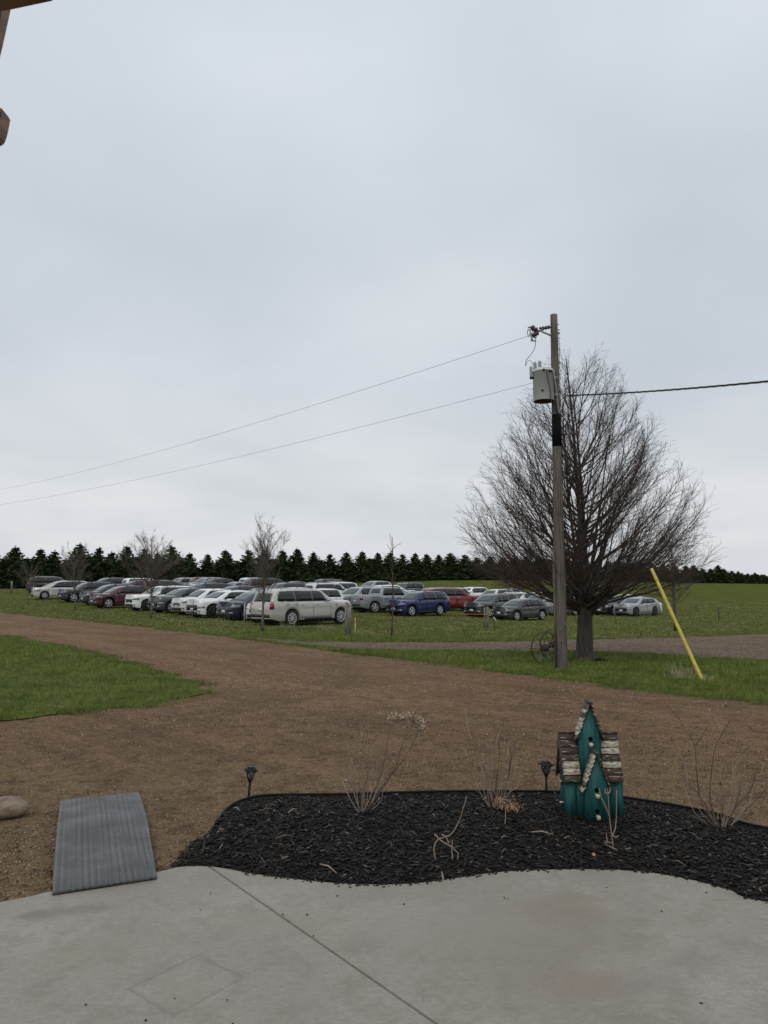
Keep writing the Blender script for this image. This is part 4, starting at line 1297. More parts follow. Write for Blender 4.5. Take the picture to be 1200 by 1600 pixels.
        # underbody as black boxes, lowered and widened to add shade beneath the car
        mb = MB(); mb.box((0, 0, .40), (s.L * .90, s.W - .60, .48)); mb.box((s.X((s.fx + s.rx) / 2), 0, .34), (s.rx - s.fx - 2 * s.Rw - .25, s.W - .12, .32)); s.parts.append(('underbody', mb.build('car_underbody', M_UNDER, link=False), None))
        # windscreen and rear window
        xw0, xw1 = s.win['ws']; mb = MB()
        s.slab(mb, lambda u, v: s.top(xw0 + (xw1 - xw0) * u, (v * 2 - 1) * .97), 5, 6, .010); s.parts.append(('windscreen', mb.build('car_windscreen', M_WSH, sm=False, link=False), None))
        if s.win.get('rs'):
            a, b = s.win['rs']; mb = MB()
            s.slab(mb, lambda u, v: s.top(a + (b - a) * u, (v * 2 - 1) * .93), 4, 6, .012); s.parts.append(('rear_window', mb.build('car_rear_window', M_GLASS, link=False), None))
        # side windows
        for (x0, x1, t0, t1, z0, z1) in s.win['side']:
            for sg in (1, -1):
                mb = MB()

                def fn(u, v, x0=x0, x1=x1, t0=t0, t1=t1, z0=z0, z1=z1, sg=sg):
                    xb = x0 + (x1 - x0) * u; xt = t0 + (t1 - t0) * u; x = xb + (xt - xb) * v
                    zl = z0(xb) if callable(z0) else z0
                    return s.side(x, min(zl + (z1 - zl) * v, s.ztop(x) - .075), sg)
                s.slab(mb, fn, 6, 3, .006, .01); s.parts.append(('side_window', mb.build('car_side_window', M_GLASS, link=False), None))
        wn_ = s.win['side']
        for sg in (1, -1):
            mb = MB()

            def fb(u, v, sg=sg):
                xb = wn_[0][0] - .05 + (wn_[-1][1] + .05 - wn_[0][0] + .05) * u; xt = wn_[0][2] - .03 + (wn_[-1][3] + .03 - wn_[0][2] + .03) * u; x = xb + (xt - xb) * v
                zl = min(w_[4] for w_ in wn_) - .025
                return s.side(x, min(zl + (wn_[0][5] + .02 - zl) * v, s.ztop(x) - .06), sg)
            s.slab(mb, fb, 10, 3, .0025, .008); s.parts.append(('window_trim', mb.build('car_window_trim', M_TRIM, link=False), None))
        # doors: leaves set a few millimetres proud, each with its handle
        for (x0, x1, hx) in s.win['doors']:
            for sg in (1, -1):
                mb = MB()

                def fn(u, v, x0=x0, x1=x1, sg=sg):
                    x = x0 + (x1 - x0) * u; lo = s.clr + .12
                    if abs(x - s.rx) < s.Rw + .12: lo = max(lo, s.Rw + math.sqrt(max(0, (s.Rw + .12) ** 2 - (x - s.rx) ** 2)))
                    return s.side(x, lo + (s.zbelt(x) - .035 - lo) * v, sg)
                s.slab(mb, fn, 8, 6, .006, .01)
                h = MB(); c_ = s.side(hx, s.zbelt(hx) - .15, sg) + np.array([0, sg * .03, 0]); h.box(c_, (.20, .035, .035), taper=.9)
                s.parts.append(('door', mb.build('car_door', PA['white'], sm=True, link=False), 'paint', ('handle', h.build('car_handle', M_TRIM if not s.chrome else M_CHROME, link=False))))
        # rocker and arch cladding
        mb = MB()
        for sg in (1, -1):
            a, b = s.fx + s.Rw + .08, s.rx - s.Rw - .08
            s.slab(mb, lambda u, v, sg=sg: s.side(a + (b - a) * u, s.clr + .02 + .13 * v, sg), 6, 1, .014)
            if s.clad:
                for xc in (s.fx, s.rx):
                    def fa(u, v, sg=sg, xc=xc):
                        an = PI * (0.04 + .92 * u); rad = s.Rw + .088 + .06 * v; x = xc - rad * math.cos(an); z = s.Rw + rad * math.sin(an)
                        return s.side(x, min(z, s.zbelt(x) - .01), sg)
                    s.slab(mb, fa, 12, 1, .014)
        s.parts.append(('sill_cladding', mb.build('car_sill', M_TRIM, link=False), None))
        # front end
        g0, g1, g2 = s.grille
        mb = MB(); hwf = s.hw
        s.slab(mb, lambda u, v: s.front((u * 2 - 1) * hwf * g0, g1 + (g2 - g1) * v), 8, 2, .012)
        gr = ('grille', mb.build('car_grille', M_GRILLE, link=False), None)
        if s.bar:
            mb = MB()
            for kk in range(3):
                zc = g1 + (g2 - g1) * (kk + .7) / 3.4
                s.slab(mb, lambda u, v: s.front((u * 2 - 1) * hwf * g0 * .97, zc - .008 + .016 * v), 6, 1, .024)
            gr = ('grille', gr[1], None, ('grille_bar', mb.build('car_grille_bar', M_CHROME, link=False)))
        s.parts.append(gr)
        mb = MB()
        s.slab(mb, lambda u, v: s.front((u * 2 - 1) * hwf * .80, s.clr + .11 + (min(g1, .56) - .06 - s.clr - .11) * v), 8, 1, .010)
        s.parts.append(('lower_bumper', mb.build('car_lower_bumper', M_TRIM, link=False), None))
        mb = MB(); s.slab(mb, lambda u, v: s.front((u * 2 - 1) * .16, .47 + .15 * v), 2, 1, .03); s.parts.append(('licence_plate', mb.build('car_plate', M_PLATE, link=False), None))
        for sg in (1, -1):
            mb = MB()
            s.slab(mb, lambda u, v: s.front(sg * hwf * (s.lampy[0] + (s.lampy[1] - s.lampy[0]) * u), s.lampz[0] + (.25 + .1 * u) * 0 + (s.lampz[1] - s.lampz[0]) * v + .035 * u), 6, 2, .012)
            s.parts.append(('headlight', mb.build('car_headlight', M_LAMP, link=False), None))
            mb = MB(); s.slab(mb, lambda u, v: s.front(sg * hwf * (.60 + .22 * u), .42 + .09 * v), 3, 1, .016); s.parts.append(('fog_light', mb.build('car_fog', M_LAMP, link=False), None))
            # tail lamps wrap the rear corner
            mb = MB()
            s.slab(mb, lambda u, v: s.rear(sg * hwf * (s.tailw[0] + (s.tailw[1] - s.tailw[0]) * u), s.tail[0] + (s.tail[1] - s.tail[0]) * v), 5, 3, .012)
            s.slab(mb, lambda u, v: s.side(s.L - .17 + .15 * u, s.tail[0] + (min(s.tail[1], s.zbelt(s.L - .1) - .02) - s.tail[0]) * v, sg), 4, 2, .012)
            s.parts.append(('tail_light', mb.build('car_tail', M_TAIL, link=False), None))
            # mirrors
            xm = s.win['mx']; c_ = s.side(xm, s.zbelt(xm) + .03, sg)
            mb = MB(); mb.lathe([(0, -.08), (.05, -.07), (.085, -.02), (.085, .03), (.05, .07), (0, .08)], 10, c_ + np.array([0.02, sg * .16, .06]), Matrix.Rotation(0.1, 3, 'Y'))
            mb.box(c_ + np.array([0, sg * .06, .0]), (.07, .16, .04))
            s.parts.append(('mirror', mb.build('car_mirror', PA['white'], sm=True, link=False), 'mirror'))
        mb = MB(); s.slab(mb, lambda u, v: s.rear((u * 2 - 1) * hwf * .80, s.clr + .20 + .16 * v), 6, 1, .012); s.parts.append(('rear_bumper', mb.build('car_rear_bumper', M_TRIM, link=False), None))
        mb = MB(); s.slab(mb, lambda u, v: s.rear((u * 2 - 1) * .16, .80 + .14 * v), 2, 1, .02); s.parts.append(('licence_plate', mb.build('car_plate', M_PLATE, link=False), None))
        if s.rails:
            a, b = s.win['rail']
            for sg in (1, -1):
                P = []
                for k in range(9):
                    x = a + (b - a) * k / 8; S = s.sec(x)
                    P.append((s.X(x), sg * (S[11][0] - .03), S[11][1] + (.045 if 0 < k < 8 else .0)))
                mb = MB(); mb.tube(P, .018, 6); s.parts.append(('roof_rail', mb.build('car_rail', M_CHROME if s.chrome else M_TRIM, link=False), None))
        if s.bed:
            a, b = s.bed; mb = MB(); s.slab(mb, lambda u, v: s.top(a + (b - a) * u, (v * 2 - 1) * .92), 3, 4, .012); s.parts.append(('bed_cover', mb.build('car_bed_cover', M_TRIM, link=False), None))
        # wheels
        Rw = s.Rw; wd = .24; rt = Matrix.Rotation(PI / 2, 3, 'X')
        tm = MB(); tm.lathe([(Rw * .66, -wd / 2 + .01), (Rw * .92, -wd / 2), (Rw, -wd / 2 + .04), (Rw, wd / 2 - .04), (Rw * .92, wd / 2), (Rw * .66, wd / 2 - .01), (Rw * .66, -wd / 2 + .01)], 28, rot=rt)
        s.tyre = tm.build('car_tyre', M_TYRE, sm=True, link=False)
        rm = MB(); yo = -wd / 2 + .008
        for sg in (-1, 1):
            rm.lathe([(Rw * .70, sg * (wd / 2 - .002)), (Rw * .66, sg * (wd / 2 + .006)), (Rw * .61, sg * (wd / 2)), (Rw * .60, sg * (wd / 2 - .07))], 28, rot=rt)
            ns = s.spokes
            for k in range(ns):
                a = 2 * PI * k / ns; M3 = Matrix.Rotation(a, 3, 'Y')
                c_ = M3 @ Vector((Rw * .33, 0, 0)); rm.box((c_.x, sg * (wd / 2 - .01), c_.z), (Rw * .58, .03, Rw * (.19 if ns <= 6 else .10)), M3)
            rm.lathe([(0, sg * (wd / 2 + .012)), (Rw * .15, sg * (wd / 2 + .008)), (Rw * .17, sg * (wd / 2 - .03))], 14, rot=rt)
        s.rimm = rm.build('car_rim', M_RIM, link=False)
        dk = MB(); dk.lathe([(0, .075), (Rw * .62, .07), (Rw * .62, -.07), (0, -.075)], 20, rot=rt); s.disc = dk.build('car_brake', M_UNDER, link=False)

    def place(s, loc, heading, pm, label, group, rim=None, simple=False, name='parked_car', cat='car', tilt=(0, 0)):
        root = thing(name, label, cat, loc, 0, group); root.rotation_euler = (tilt[0], tilt[1], R(heading))
        for p in s.parts:
            if simple and p[0] in ('fog_light', 'sill_cladding'): continue
            m = pm if p[2] == 'paint' else (M_TRIM if (p[2] == 'mirror' and (s.clad)) else pm if p[2] == 'mirror' else None)
            o = put(p[0], p[1], root, m)
            if len(p) > 3: put(p[3][0], p[3][1], o)
        for xc in (s.fx, s.rx):
            for sg in (1, -1):
                w = bpy.data.objects.new('wheel', s.disc); C.objects.link(w); w.parent = root; w.location = (s.X(xc), sg * (s.W / 2 - .135), s.Rw)
                w.rotation_euler = (0, random.uniform(0, 1.2), 0)
                put('tyre', s.tyre, w); put('rim', s.rimm, w, M_RIMB if rim == 'black' else None)
        return root


def W_(ws, rs_, side, doors, mx, rail=None): return dict(ws=ws, rs=rs_, side=side, doors=doors, mx=mx, rail=rail)


T = {}
# very large SUV
T['fullsize'] = Car(5.72, 2.04, 1.93, .41, .98, 4.40, [(0, .95), (.03, 1.02), (.10, 1.10), (.30, 1.16), (1.45, 1.24), (2.0, 1.25), (5.3, 1.27), (5.62, 1.20), (5.72, 1.02)],
    [(1.40, 1.26), (2.25, 1.82), (2.6, 1.90), (3.6, 1.925), (4.8, 1.90), (5.25, 1.85), (5.40, 1.76), (5.64, 1.22), (5.72, 1.05)], clr=.27, lampz=(.86, 1.04), lampy=(.62, .93), grille=(.56, .66, 1.02), tail=(.90, 1.28), tumb=.20,
    win=W_((1.50, 2.22), (5.43, 5.62), [(1.98, 2.86, 2.42, 2.88, 1.30, 1.80), (2.96, 3.86, 2.97, 3.84, 1.30, 1.82), (4.12, 5.30, 4.16, 5.18, 1.30, 1.80)], [(1.72, 2.92, 2.72), (2.94, 3.98, 3.75)], 2.0, (2.7, 5.1)), chrome=True, bar=True, spokes=9)
# three-row SUV
T['suv'] = Car(5.0, 1.98, 1.77, .385, .92, 3.80, [(0, .86), (.03, .93), (.10, 1.0), (.30, 1.05), (1.30, 1.12), (1.8, 1.13), (4.6, 1.18), (4.92, 1.12), (5.0, .95)],
    [(1.22, 1.14), (2.05, 1.66), (2.4, 1.735), (3.2, 1.765), (4.2, 1.74), (4.55, 1.68), (4.68, 1.58), (4.93, 1.14), (5.0, 1.0)], clr=.22, lampz=(.78, .90), lampy=(.50, .93), grille=(.48, .60, .92), tail=(.86, 1.14), tumb=.26,
    win=W_((1.30, 2.03), (4.70, 4.90), [(1.78, 2.60, 2.25, 2.62, 1.18, 1.64), (2.70, 3.52, 2.70, 3.44, 1.18, 1.66), (3.66, 4.60, 3.60, 4.42, 1.20, 1.64)], [(1.55, 2.65, 2.48), (2.67, 3.62, 3.42)], 1.8, (2.4, 4.4)), chrome=False, bar=False)
# curvier three-row crossover
T['crossover'] = Car(4.95, 1.96, 1.72, .375, .95, 3.86, [(0, .76), (.03, .84), (.12, .93), (.35, 1.00), (1.20, 1.08), (1.7, 1.10), (4.5, 1.20), (4.86, 1.12), (4.95, .92)],
    [(1.02, 1.10), (1.95, 1.60), (2.35, 1.69), (3.1, 1.715), (4.0, 1.68), (4.45, 1.60), (4.60, 1.50), (4.88, 1.14), (4.95, .98)], clr=.19, lampz=(.76, .90), lampy=(.52, .95), grille=(.42, .56, .84), tail=(.88, 1.12), tumb=.28,
    win=W_((1.12, 1.92), (4.62, 4.84), [(1.66, 2.55, 2.20, 2.56, 1.16, 1.57), (2.65, 3.45, 2.65, 3.38, 1.18, 1.59), (3.58, 4.42, 3.52, 4.10, 1.22, 1.56)], [(1.50, 2.60, 2.42), (2.62, 3.60, 3.40)], 1.7, (2.4, 4.3)), bar=True, chrome=False)
# two-row wedge crossover
T['wedge'] = Car(4.72, 1.92, 1.67, .385, .90, 3.76, [(0, .82), (.03, .90), (.10, .97), (.35, 1.02), (1.20, 1.10), (1.7, 1.12), (4.2, 1.24), (4.62, 1.16), (4.72, .95)],
    [(1.10, 1.13), (1.95, 1.56), (2.3, 1.635), (3.0, 1.66), (3.8, 1.61), (4.20, 1.53), (4.36, 1.44), (4.64, 1.18), (4.72, 1.0)], clr=.21, lampz=(.60, .70), lampy=(.66, .93), grille=(.62, .48, .80), tail=(.98, 1.10), tumb=.28, clad=True,
    win=W_((1.20, 1.92), (4.38, 4.58), [(1.70, 2.50, 2.18, 2.52, 1.18, 1.53), (2.60, 3.40, 2.60, 3.25, 1.21, 1.54), (3.50, 3.98, 3.42, 3.72, 1.26, 1.50)], [(1.52, 2.56, 2.38), (2.58, 3.45, 3.25)], 1.7, (2.3, 4.0)))
# compact crossover
T['compact'] = Car(4.55, 1.84, 1.67, .355, .90, 3.55, [(0, .78), (.03, .86), (.10, .94), (.30, .99), (1.10, 1.07), (1.6, 1.09), (4.1, 1.15), (4.46, 1.08), (4.55, .90)],
    [(.98, 1.09), (1.80, 1.57), (2.15, 1.645), (2.9, 1.67), (3.7, 1.63), (4.08, 1.56), (4.22, 1.46), (4.48, 1.10), (4.55, .95)], clr=.20, lampz=(.76, .89), lampy=(.50, .94), grille=(.42, .58, .84), tail=(.86, 1.12), tumb=.28,
    win=W_((1.06, 1.78), (4.24, 4.45), [(1.55, 2.35, 2.02, 2.37, 1.14, 1.54), (2.45, 3.22, 2.45, 3.12, 1.15, 1.55), (3.34, 4.02, 3.26, 3.80, 1.18, 1.52)], [(1.38, 2.40, 2.22), (2.42, 3.28, 3.08)], 1.6, (2.2, 3.9)), clad=True, bar=True)
# minivan
T['minivan'] = Car(5.15, 1.98, 1.74, .345, .95, 4.03, [(0, .72), (.03, .82), (.12, .92), (.35, .99), (1.00, 1.07), (1.5, 1.09), (4.7, 1.14), (5.06, 1.08), (5.15, .88)],
    [(.85, 1.09), (1.95, 1.62), (2.4, 1.71), (3.2, 1.74), (4.4, 1.72), (4.78, 1.66), (4.90, 1.56), (5.08, 1.12), (5.15, .95)], clr=.16, lampz=(.72, .88), lampy=(.50, .95), grille=(.42, .60, .82), tail=(.92, 1.40), tailw=(.82, .94), tumb=.26,
    win=W_((.95, 1.92), (4.92, 5.05), [(1.55, 2.55, 2.15, 2.57, 1.13, 1.62), (2.66, 3.62, 2.66, 3.60, 1.14, 1.64), (3.72, 4.80, 3.70, 4.66, 1.16, 1.62)], [(1.40, 2.60, 2.42), (2.62, 3.66, 2.80)], 1.55, (2.5, 4.7)), bar=True, spokes=5, chrome=True)
# pickup
T['pickup'] = Car(5.88, 2.03, 1.95, .41, 1.0, 4.68, [(0, .98), (.03, 1.06), (.10, 1.14), (.30, 1.20), (1.50, 1.27), (2.0, 1.28), (4.15, 1.28), (4.28, 1.32), (5.78, 1.34), (5.85, 1.33), (5.88, 1.25)],
    [(1.45, 1.29), (2.15, 1.82), (2.5, 1.91), (3.3, 1.94), (3.85, 1.90), (3.98, 1.84), (4.20, 1.36), (4.26, 1.33), (5.88, 1.27)], clr=.32, lampz=(.90, 1.12), lampy=(.66, .95), grille=(.60, .74, 1.10), tail=(.98, 1.30), tumb=.22, rails=False,
    win=W_((1.54, 2.13), (4.0, 4.16), [(2.02, 2.86, 2.38, 2.88, 1.33, 1.82), (2.98, 3.92, 2.98, 3.82, 1.33, 1.83)], [(1.75, 2.92, 2.72), (2.94, 3.98, 3.78)], 2.05, (2.5, 3.8)), bed=(4.42, 5.72), chrome=True, bar=True)
# low hatchback-wagon
T['hatch'] = Car(4.42, 1.78, 1.52, .335, .92, 3.56, [(0, .62), (.03, .70), (.12, .80), (.35, .87), (1.10, .96), (1.55, .97), (4.0, 1.03), (4.34, .98), (4.42, .80)],
    [(1.00, .98), (1.82, 1.42), (2.15, 1.49), (2.7, 1.515), (3.4, 1.48), (3.82, 1.39), (4.02, 1.28), (4.35, 1.0), (4.42, .86)], clr=.19, lampz=(.64, .76), lampy=(.50, .95), grille=(.40, .54, .70), tail=(.80, 1.0), tumb=.30,
    win=W_((1.10, 1.80), (4.04, 4.28), [(1.55, 2.32, 2.02, 2.34, 1.01, 1.40), (2.42, 3.12, 2.42, 3.02, 1.03, 1.41), (3.22, 3.80, 3.14, 3.55, 1.06, 1.36)], [(1.38, 2.37, 2.20), (2.39, 3.18, 3.0)], 1.58, (2.2, 3.4)), rails=False)
# sedan
T['sedan'] = Car(4.85, 1.84, 1.46, .335, .95, 3.75, [(0, .62), (.03, .70), (.12, .80), (.35, .86), (1.15, .94), (1.6, .95), (4.1, 1.0), (4.78, 1.0), (4.82, .95), (4.85, .85)],
    [(1.10, .96), (1.95, 1.37), (2.3, 1.44), (2.8, 1.46), (3.3, 1.42), (3.6, 1.35), (4.25, 1.06), (4.4, 1.04), (4.85, .95)], clr=.17, lampz=(.62, .73), lampy=(.50, .95), grille=(.38, .50, .70), tail=(.80, .96), tumb=.32,
    win=W_((1.20, 1.93), (3.64, 4.20), [(1.65, 2.45, 2.12, 2.47, .99, 1.35), (2.57, 3.40, 2.57, 3.20, 1.01, 1.35)], [(1.48, 2.52, 2.35), (2.54, 3.45, 3.25)], 1.68, (2, 3)), rails=False)
# upright boxy SUV
T['boxy'] = Car(4.82, 1.94, 1.80, .40, .88, 3.68, [(0, .95), (.03, 1.02), (.10, 1.08), (.30, 1.12), (1.35, 1.17), (1.8, 1.17), (4.5, 1.20), (4.75, 1.14), (4.82, 1.0)],
    [(1.32, 1.19), (1.88, 1.68), (2.15, 1.76), (3.0, 1.79), (4.2, 1.78), (4.52, 1.73), (4.62, 1.64), (4.77, 1.18), (4.82, 1.05)], clr=.26, lampz=(.86, 1.0), lampy=(.58, .90), grille=(.54, .74, 1.0), tail=(.95, 1.20), tumb=.20,
    win=W_((1.38, 1.86), (4.64, 4.75), [(1.75, 2.50, 2.05, 2.52, 1.22, 1.70), (2.60, 3.36, 2.60, 3.34, 1.22, 1.71), (3.50, 4.48, 3.50, 4.38, 1.24, 1.70)], [(1.55, 2.55, 2.38), (2.57, 3.46, 3.26)], 1.78, (2.2, 4.3)), bar=True, clad=True)


def spot(kind, edge_, u, Y, heading):
    """ground point whose car shows its left / right end at column u"""
    c = T[kind]; h = R(heading); hx, hy = math.cos(h), math.sin(h)
    p = gat(u, Y)
    for _ in range(5):
        us = []
        for sx in (-.5, .5):
            for sy in (-.46, .46):
                for zz in (.4, 1.0):
                    q = (p.x + hx * c.L * sx - hy * c.W * sy, p.y + hy * c.L * sx + hx * c.W * sy, p.z + zz)
                    us.append(project(q)[0])
        e_ = min(us) if edge_ == 'L' else max(us)
        p = gat(project(p)[0] + (u - e_), Y)
    return p


GF = 'cars parked in the front row of the field'; GB = 'cars parked in the rows behind'; GR = 'cars parked on the right side of the field'
CARS = [
 ('minivan', 'silver', 'L', 48, 72.5, 214, 'silver minivan at the far left end of the front row', GF, None),
 ('suv', 'charcoal', 'L', 89, 67.5, 219, 'charcoal SUV with grey roof parked right after the silver minivan', GF, None),
 ('crossover', 'navy', 'L', 122, 62.8, 222, 'dark navy crossover nosed in beside the maroon crossover', GF, None),
 ('crossover', 'maroon', 'L', 137, 58.8, 221, 'maroon crossover with silver wheels in the front row', GF, None),
 ('suv', 'white', 'L', 193, 54.2, 223, 'white SUV with a black grille next to the maroon crossover', GF, 'black'),
 ('wedge', 'darkgrey', 'L', 229, 51.0, 224, 'dark grey wedge-nosed crossover between two white ones, behind the fan-shaped bare tree', GF, None),
 ('compact', 'white', 'L', 265, 49.0, 226, 'white compact crossover with a twin-bar grille, squeezed behind the white wedge-nosed one', GF, None),
 ('wedge', 'white', 'L', 288, 46.2, 225, 'white wedge-nosed crossover with black wheels beside the navy minivan', GF, 'black'),
 ('minivan', 'navy', 'L', 335, 44.6, 226, 'dark navy minivan with a pale windscreen in the front row', GF, None),
 ('compact', 'white', 'L', 381, 44.8, 232, 'white compact crossover peeping out behind the champagne SUV tail', GF, None),
 ('fullsize', 'champagne', 'R', 552, 41.6, 46, 'very large champagne SUV seen from its rear corner, nearest car of all', GF, None),
 ('pickup', 'steel', 'L', 545, 57.5, 31, 'steel grey crew-cab pickup with its red tail light showing beside the champagne SUV nose', GR, None),
 ('suv', 'blue', 'L', 601, 54.6, 222, 'bright blue SUV behind the whip-like sapling', GR, None),
 ('fullsize', 'red', 'R', 757, 64.5, 28, 'large dark red SUV between the blue SUV and the grey one', GR, 'black'),
 ('suv', 'darkgrey', 'L', 722, 57.6, 223, 'dark grey SUV with slatted grille beside the large red SUV', GR, None),
 ('hatch', 'charcoal', 'L', 766, 53.6, 217, 'low charcoal hatchback standing in front of the grey SUV', GR, None),
 ('compact', 'greygreen', 'L', 833, 64.0, 222, 'grey-green compact crossover partly hidden by the utility pole', GR, None),
 ('suv', 'charcoal', 'R', 909, 65.0, 222, 'charcoal SUV between the utility pole and the big tree trunk', GR, None),
 ('crossover', 'black', 'L', 922, 68.5, 220, 'black crossover just right of the big tree trunk', GR, None),
 ('wedge', 'lightgrey', 'L', 956, 66.0, 218, 'light grey wedge-nosed crossover with black wheels at the right end of the cars', GR, 'black'),
 ('suv', 'white', 'R', 1037, 73.0, 32, 'white SUV whose tail sticks out behind the light grey crossover at the right end', GR, None),
 ('suv', 'white', 'L', 776, 72.0, 222, 'white SUV roof seen behind the charcoal hatchback', GR, None),
 ('minivan', 'cream', 'R', 858, 74.0, 30, 'cream minivan behind the hatchback, its rear towards the pole', GR, None),
 ('compact', 'charcoal', 'L', 808, 67.0, 222, 'charcoal compact crossover just behind the roof of the low hatchback', GR, None),
 ('boxy', 'cream', 'R', 754, 76.0, 30, 'cream boxy SUV whose roof shows behind the large red SUV', GR, None),
 ('sedan', 'white', 'L', 905, 78.0, 222, 'white sedan hidden behind the big tree trunk', GR, None),
 ('suv', 'offwhite', 'L', 945, 78.0, 222, 'off-white SUV seen through the low limbs of the big tree', GR, None),
 ('compact', 'white', 'R', 650, 72.5, 32, 'white compact SUV between the pickup cab and the blue SUV roof', GB, None),
 ('sedan', 'lightgrey', 'L', 596, 66.0, 222, 'light grey sedan squeezed behind the steel pickup and blue SUV', GB, None),
 ('crossover', 'darkgrey', 'L', 640, 73.0, 222, 'dark grey crossover roof rising behind the blue SUV', GB, None),
 ('suv', 'white', 'L', 738, 74.0, 222, 'white SUV behind the dark grey slatted-grille SUV', GB, None),
 ('boxy', 'offwhite', 'R', 562, 66.0, 35, 'off-white boxy SUV behind the nose of the champagne SUV', GB, None),
 ('suv', 'lightgrey', 'L', 512, 60.5, 226, 'light grey SUV just left of the steel pickup tail', GB, None),
 ('suv', 'white', 'L', 480, 67.0, 226, 'white SUV with roof rails over the champagne SUV roof', GB, None),
 ('compact', 'black', 'L', 486, 78.0, 226, 'black compact SUV behind the white one with roof rails', GB, None),
 ('boxy', 'brown', 'R', 556, 88.0, 35, 'brown boxy SUV far back at the right end of the rear row', GB, None),
 ('crossover', 'lightgrey', 'L', 553, 90.0, 224, 'light grey crossover at the very back, behind the pickup', GB, None),
 ('fullsize', 'brown', 'R', 472, 73.0, 33, 'long dark brown SUV in the rear row above the champagne one', GB, None),
 ('compact', 'blue', 'L', 452, 66.0, 226, 'blue compact car low between the rear-row SUVs', GB, None),
 ('wedge', 'white', 'L', 405, 58.0, 226, 'white crossover behind the bare young tree by the champagne SUV', GB, None),
 ('suv', 'white', 'L', 428, 52.5, 226, 'white SUV immediately behind the tail of the champagne SUV', GB, None),
 ('boxy', 'white', 'L', 371, 84.0, 38, 'white boxy SUV highest in the rear row, tail towards us', GB, None),
 ('sedan', 'offwhite', 'L', 364, 76.0, 224, 'off-white sedan below the white boxy SUV of the rear row', GB, None),
 ('crossover', 'black', 'L', 352, 54.5, 226, 'black crossover roof directly behind the navy minivan', GB, None),
 ('sedan', 'steel', 'L', 330, 71.0, 224, 'steel grey sedan behind the two white crossovers', GB, None),
 ('suv', 'maroon', 'R', 362, 91.0, 32, 'maroon SUV at the back of the lot below the spruces', GB, None),
 ('compact', 'black', 'L', 318, 82.0, 36, 'black compact SUV with pale window trim before the maroon SUV', GB, None),
 ('wedge', 'charcoal', 'L', 318, 60.5, 226, 'charcoal crossover roof showing above the white wedge-nosed crossover', GB, None),
 ('suv', 'black', 'L', 296, 64.5, 38, 'black SUV with its tail to us behind the white compact crossover', GB, None),
 ('minivan', 'plum', 'R', 308, 72.5, 20, 'plum coloured minivan seen side-on behind the fan-shaped bare tree', GB, None),
 ('suv', 'steel', 'L', 285, 86.0, 224, 'steel grey SUV behind the plum minivan', GB, None),
 ('boxy', 'white', 'L', 188, 79.0, 36, 'white boxy SUV with its tail to us, behind the maroon crossover', GB, None),
 ('sedan', 'white', 'L', 214, 73.0, 224, 'white sedan half hidden by the fan-shaped bare tree', GB, None),
 ('fullsize', 'brown', 'L', 41, 84.0, 24, 'dark brown SUV with chrome window trim behind the silver minivan', GB, None),
 ('wedge', 'charcoal', 'L', 172, 75.0, 224, 'charcoal crossover roof in front of the white boxy SUV', GB, None),
 ('suv', 'white', 'L', 700, 82.0, 223, 'white SUV deep behind the tail of the large red SUV', GR, None),
 ('crossover', 'lightgrey', 'L', 757, 81.0, 223, 'light grey crossover deep behind the slatted-grille SUV', GR, None),
 ('compact', 'white', 'L', 812, 82.0, 223, 'white compact crossover farthest back left of the pole', GR, None),
 ('boxy', 'steel', 'L', 868, 76.0, 223, 'steel grey boxy SUV glimpsed just right of the utility pole', GR, None),
 ('suv', 'lightgrey', 'R', 1006, 84.0, 223, 'light grey SUV farthest back right of the big trunk', GR, None),
 ('boxy', 'darkgrey', 'L', 600, 84.0, 223, 'dark grey boxy SUV at the back above the steel pickup', GB, None),
 ('suv', 'darkgrey', 'L', 395, 66.0, 226, 'dark grey SUV in the middle rows left of the champagne SUV roof', GB, None),
 ('sedan', 'charcoal', 'L', 425, 84.0, 224, 'charcoal sedan beyond the long dark brown SUV', GB, None),
 ('crossover', 'steel', 'L', 250, 92.0, 224, 'steel grey crossover in the last row above the fan-shaped bare tree', GB, None),
 ('suv', 'charcoal', 'L', 128, 84.0, 224, 'charcoal SUV in the last row behind the silver minivan roof', GB, None),
 ('wedge', 'offwhite', 'L', 262, 58.5, 225, 'off-white crossover roof behind the dark grey wedge-nosed one', GB, None),
]
def overlap(a, b):
    best = 9.0
    for o_ in (a, b):
        for ax in ((math.cos(o_[3]), math.sin(o_[3])), (-math.sin(o_[3]), math.cos(o_[3]))):
            d = abs((a[0].x - b[0].x) * ax[0] + (a[0].y - b[0].y) * ax[1])
            rsum = sum(q_[1] * abs(math.cos(q_[3]) * ax[0] + math.sin(q_[3]) * ax[1]) + q_[2] * abs(-math.sin(q_[3]) * ax[0] + math.cos(q_[3]) * ax[1]) for q_ in (a, b))
            best = min(best, rsum - d)
    return best


PARKED = []
for k, pa, e_, u, Y, hd, lab, grp, rim in CARS:
    # every car stands clear of its neighbours: move it back or forth along its own line of sight until it does
    pick = None
    for dY in sorted([q_ * .4 for q_ in range(-6, 40)], key=abs):
        if Y + dY > 97: continue
        p = spot(k, e_, u, Y + dY, hd); box_ = (p, T[k].L / 2 + .1, T[k].W / 2 + .12, R(hd))
        if all(overlap(box_, o_) < 0 for o_ in PARKED): pick = box_; break
    if pick is None: continue
    PARKED.append(pick); p = pick[0]
    nm = {'pickup': 'pickup_truck', 'minivan': 'minivan'}.get(k, 'parked_car')
    ca = {'pickup': 'pickup truck', 'minivan': 'minivan'}.get(k, 'car')
    T[k].place(p, hd, PA[pa], lab, grp, rim, Y > 60, nm, ca)


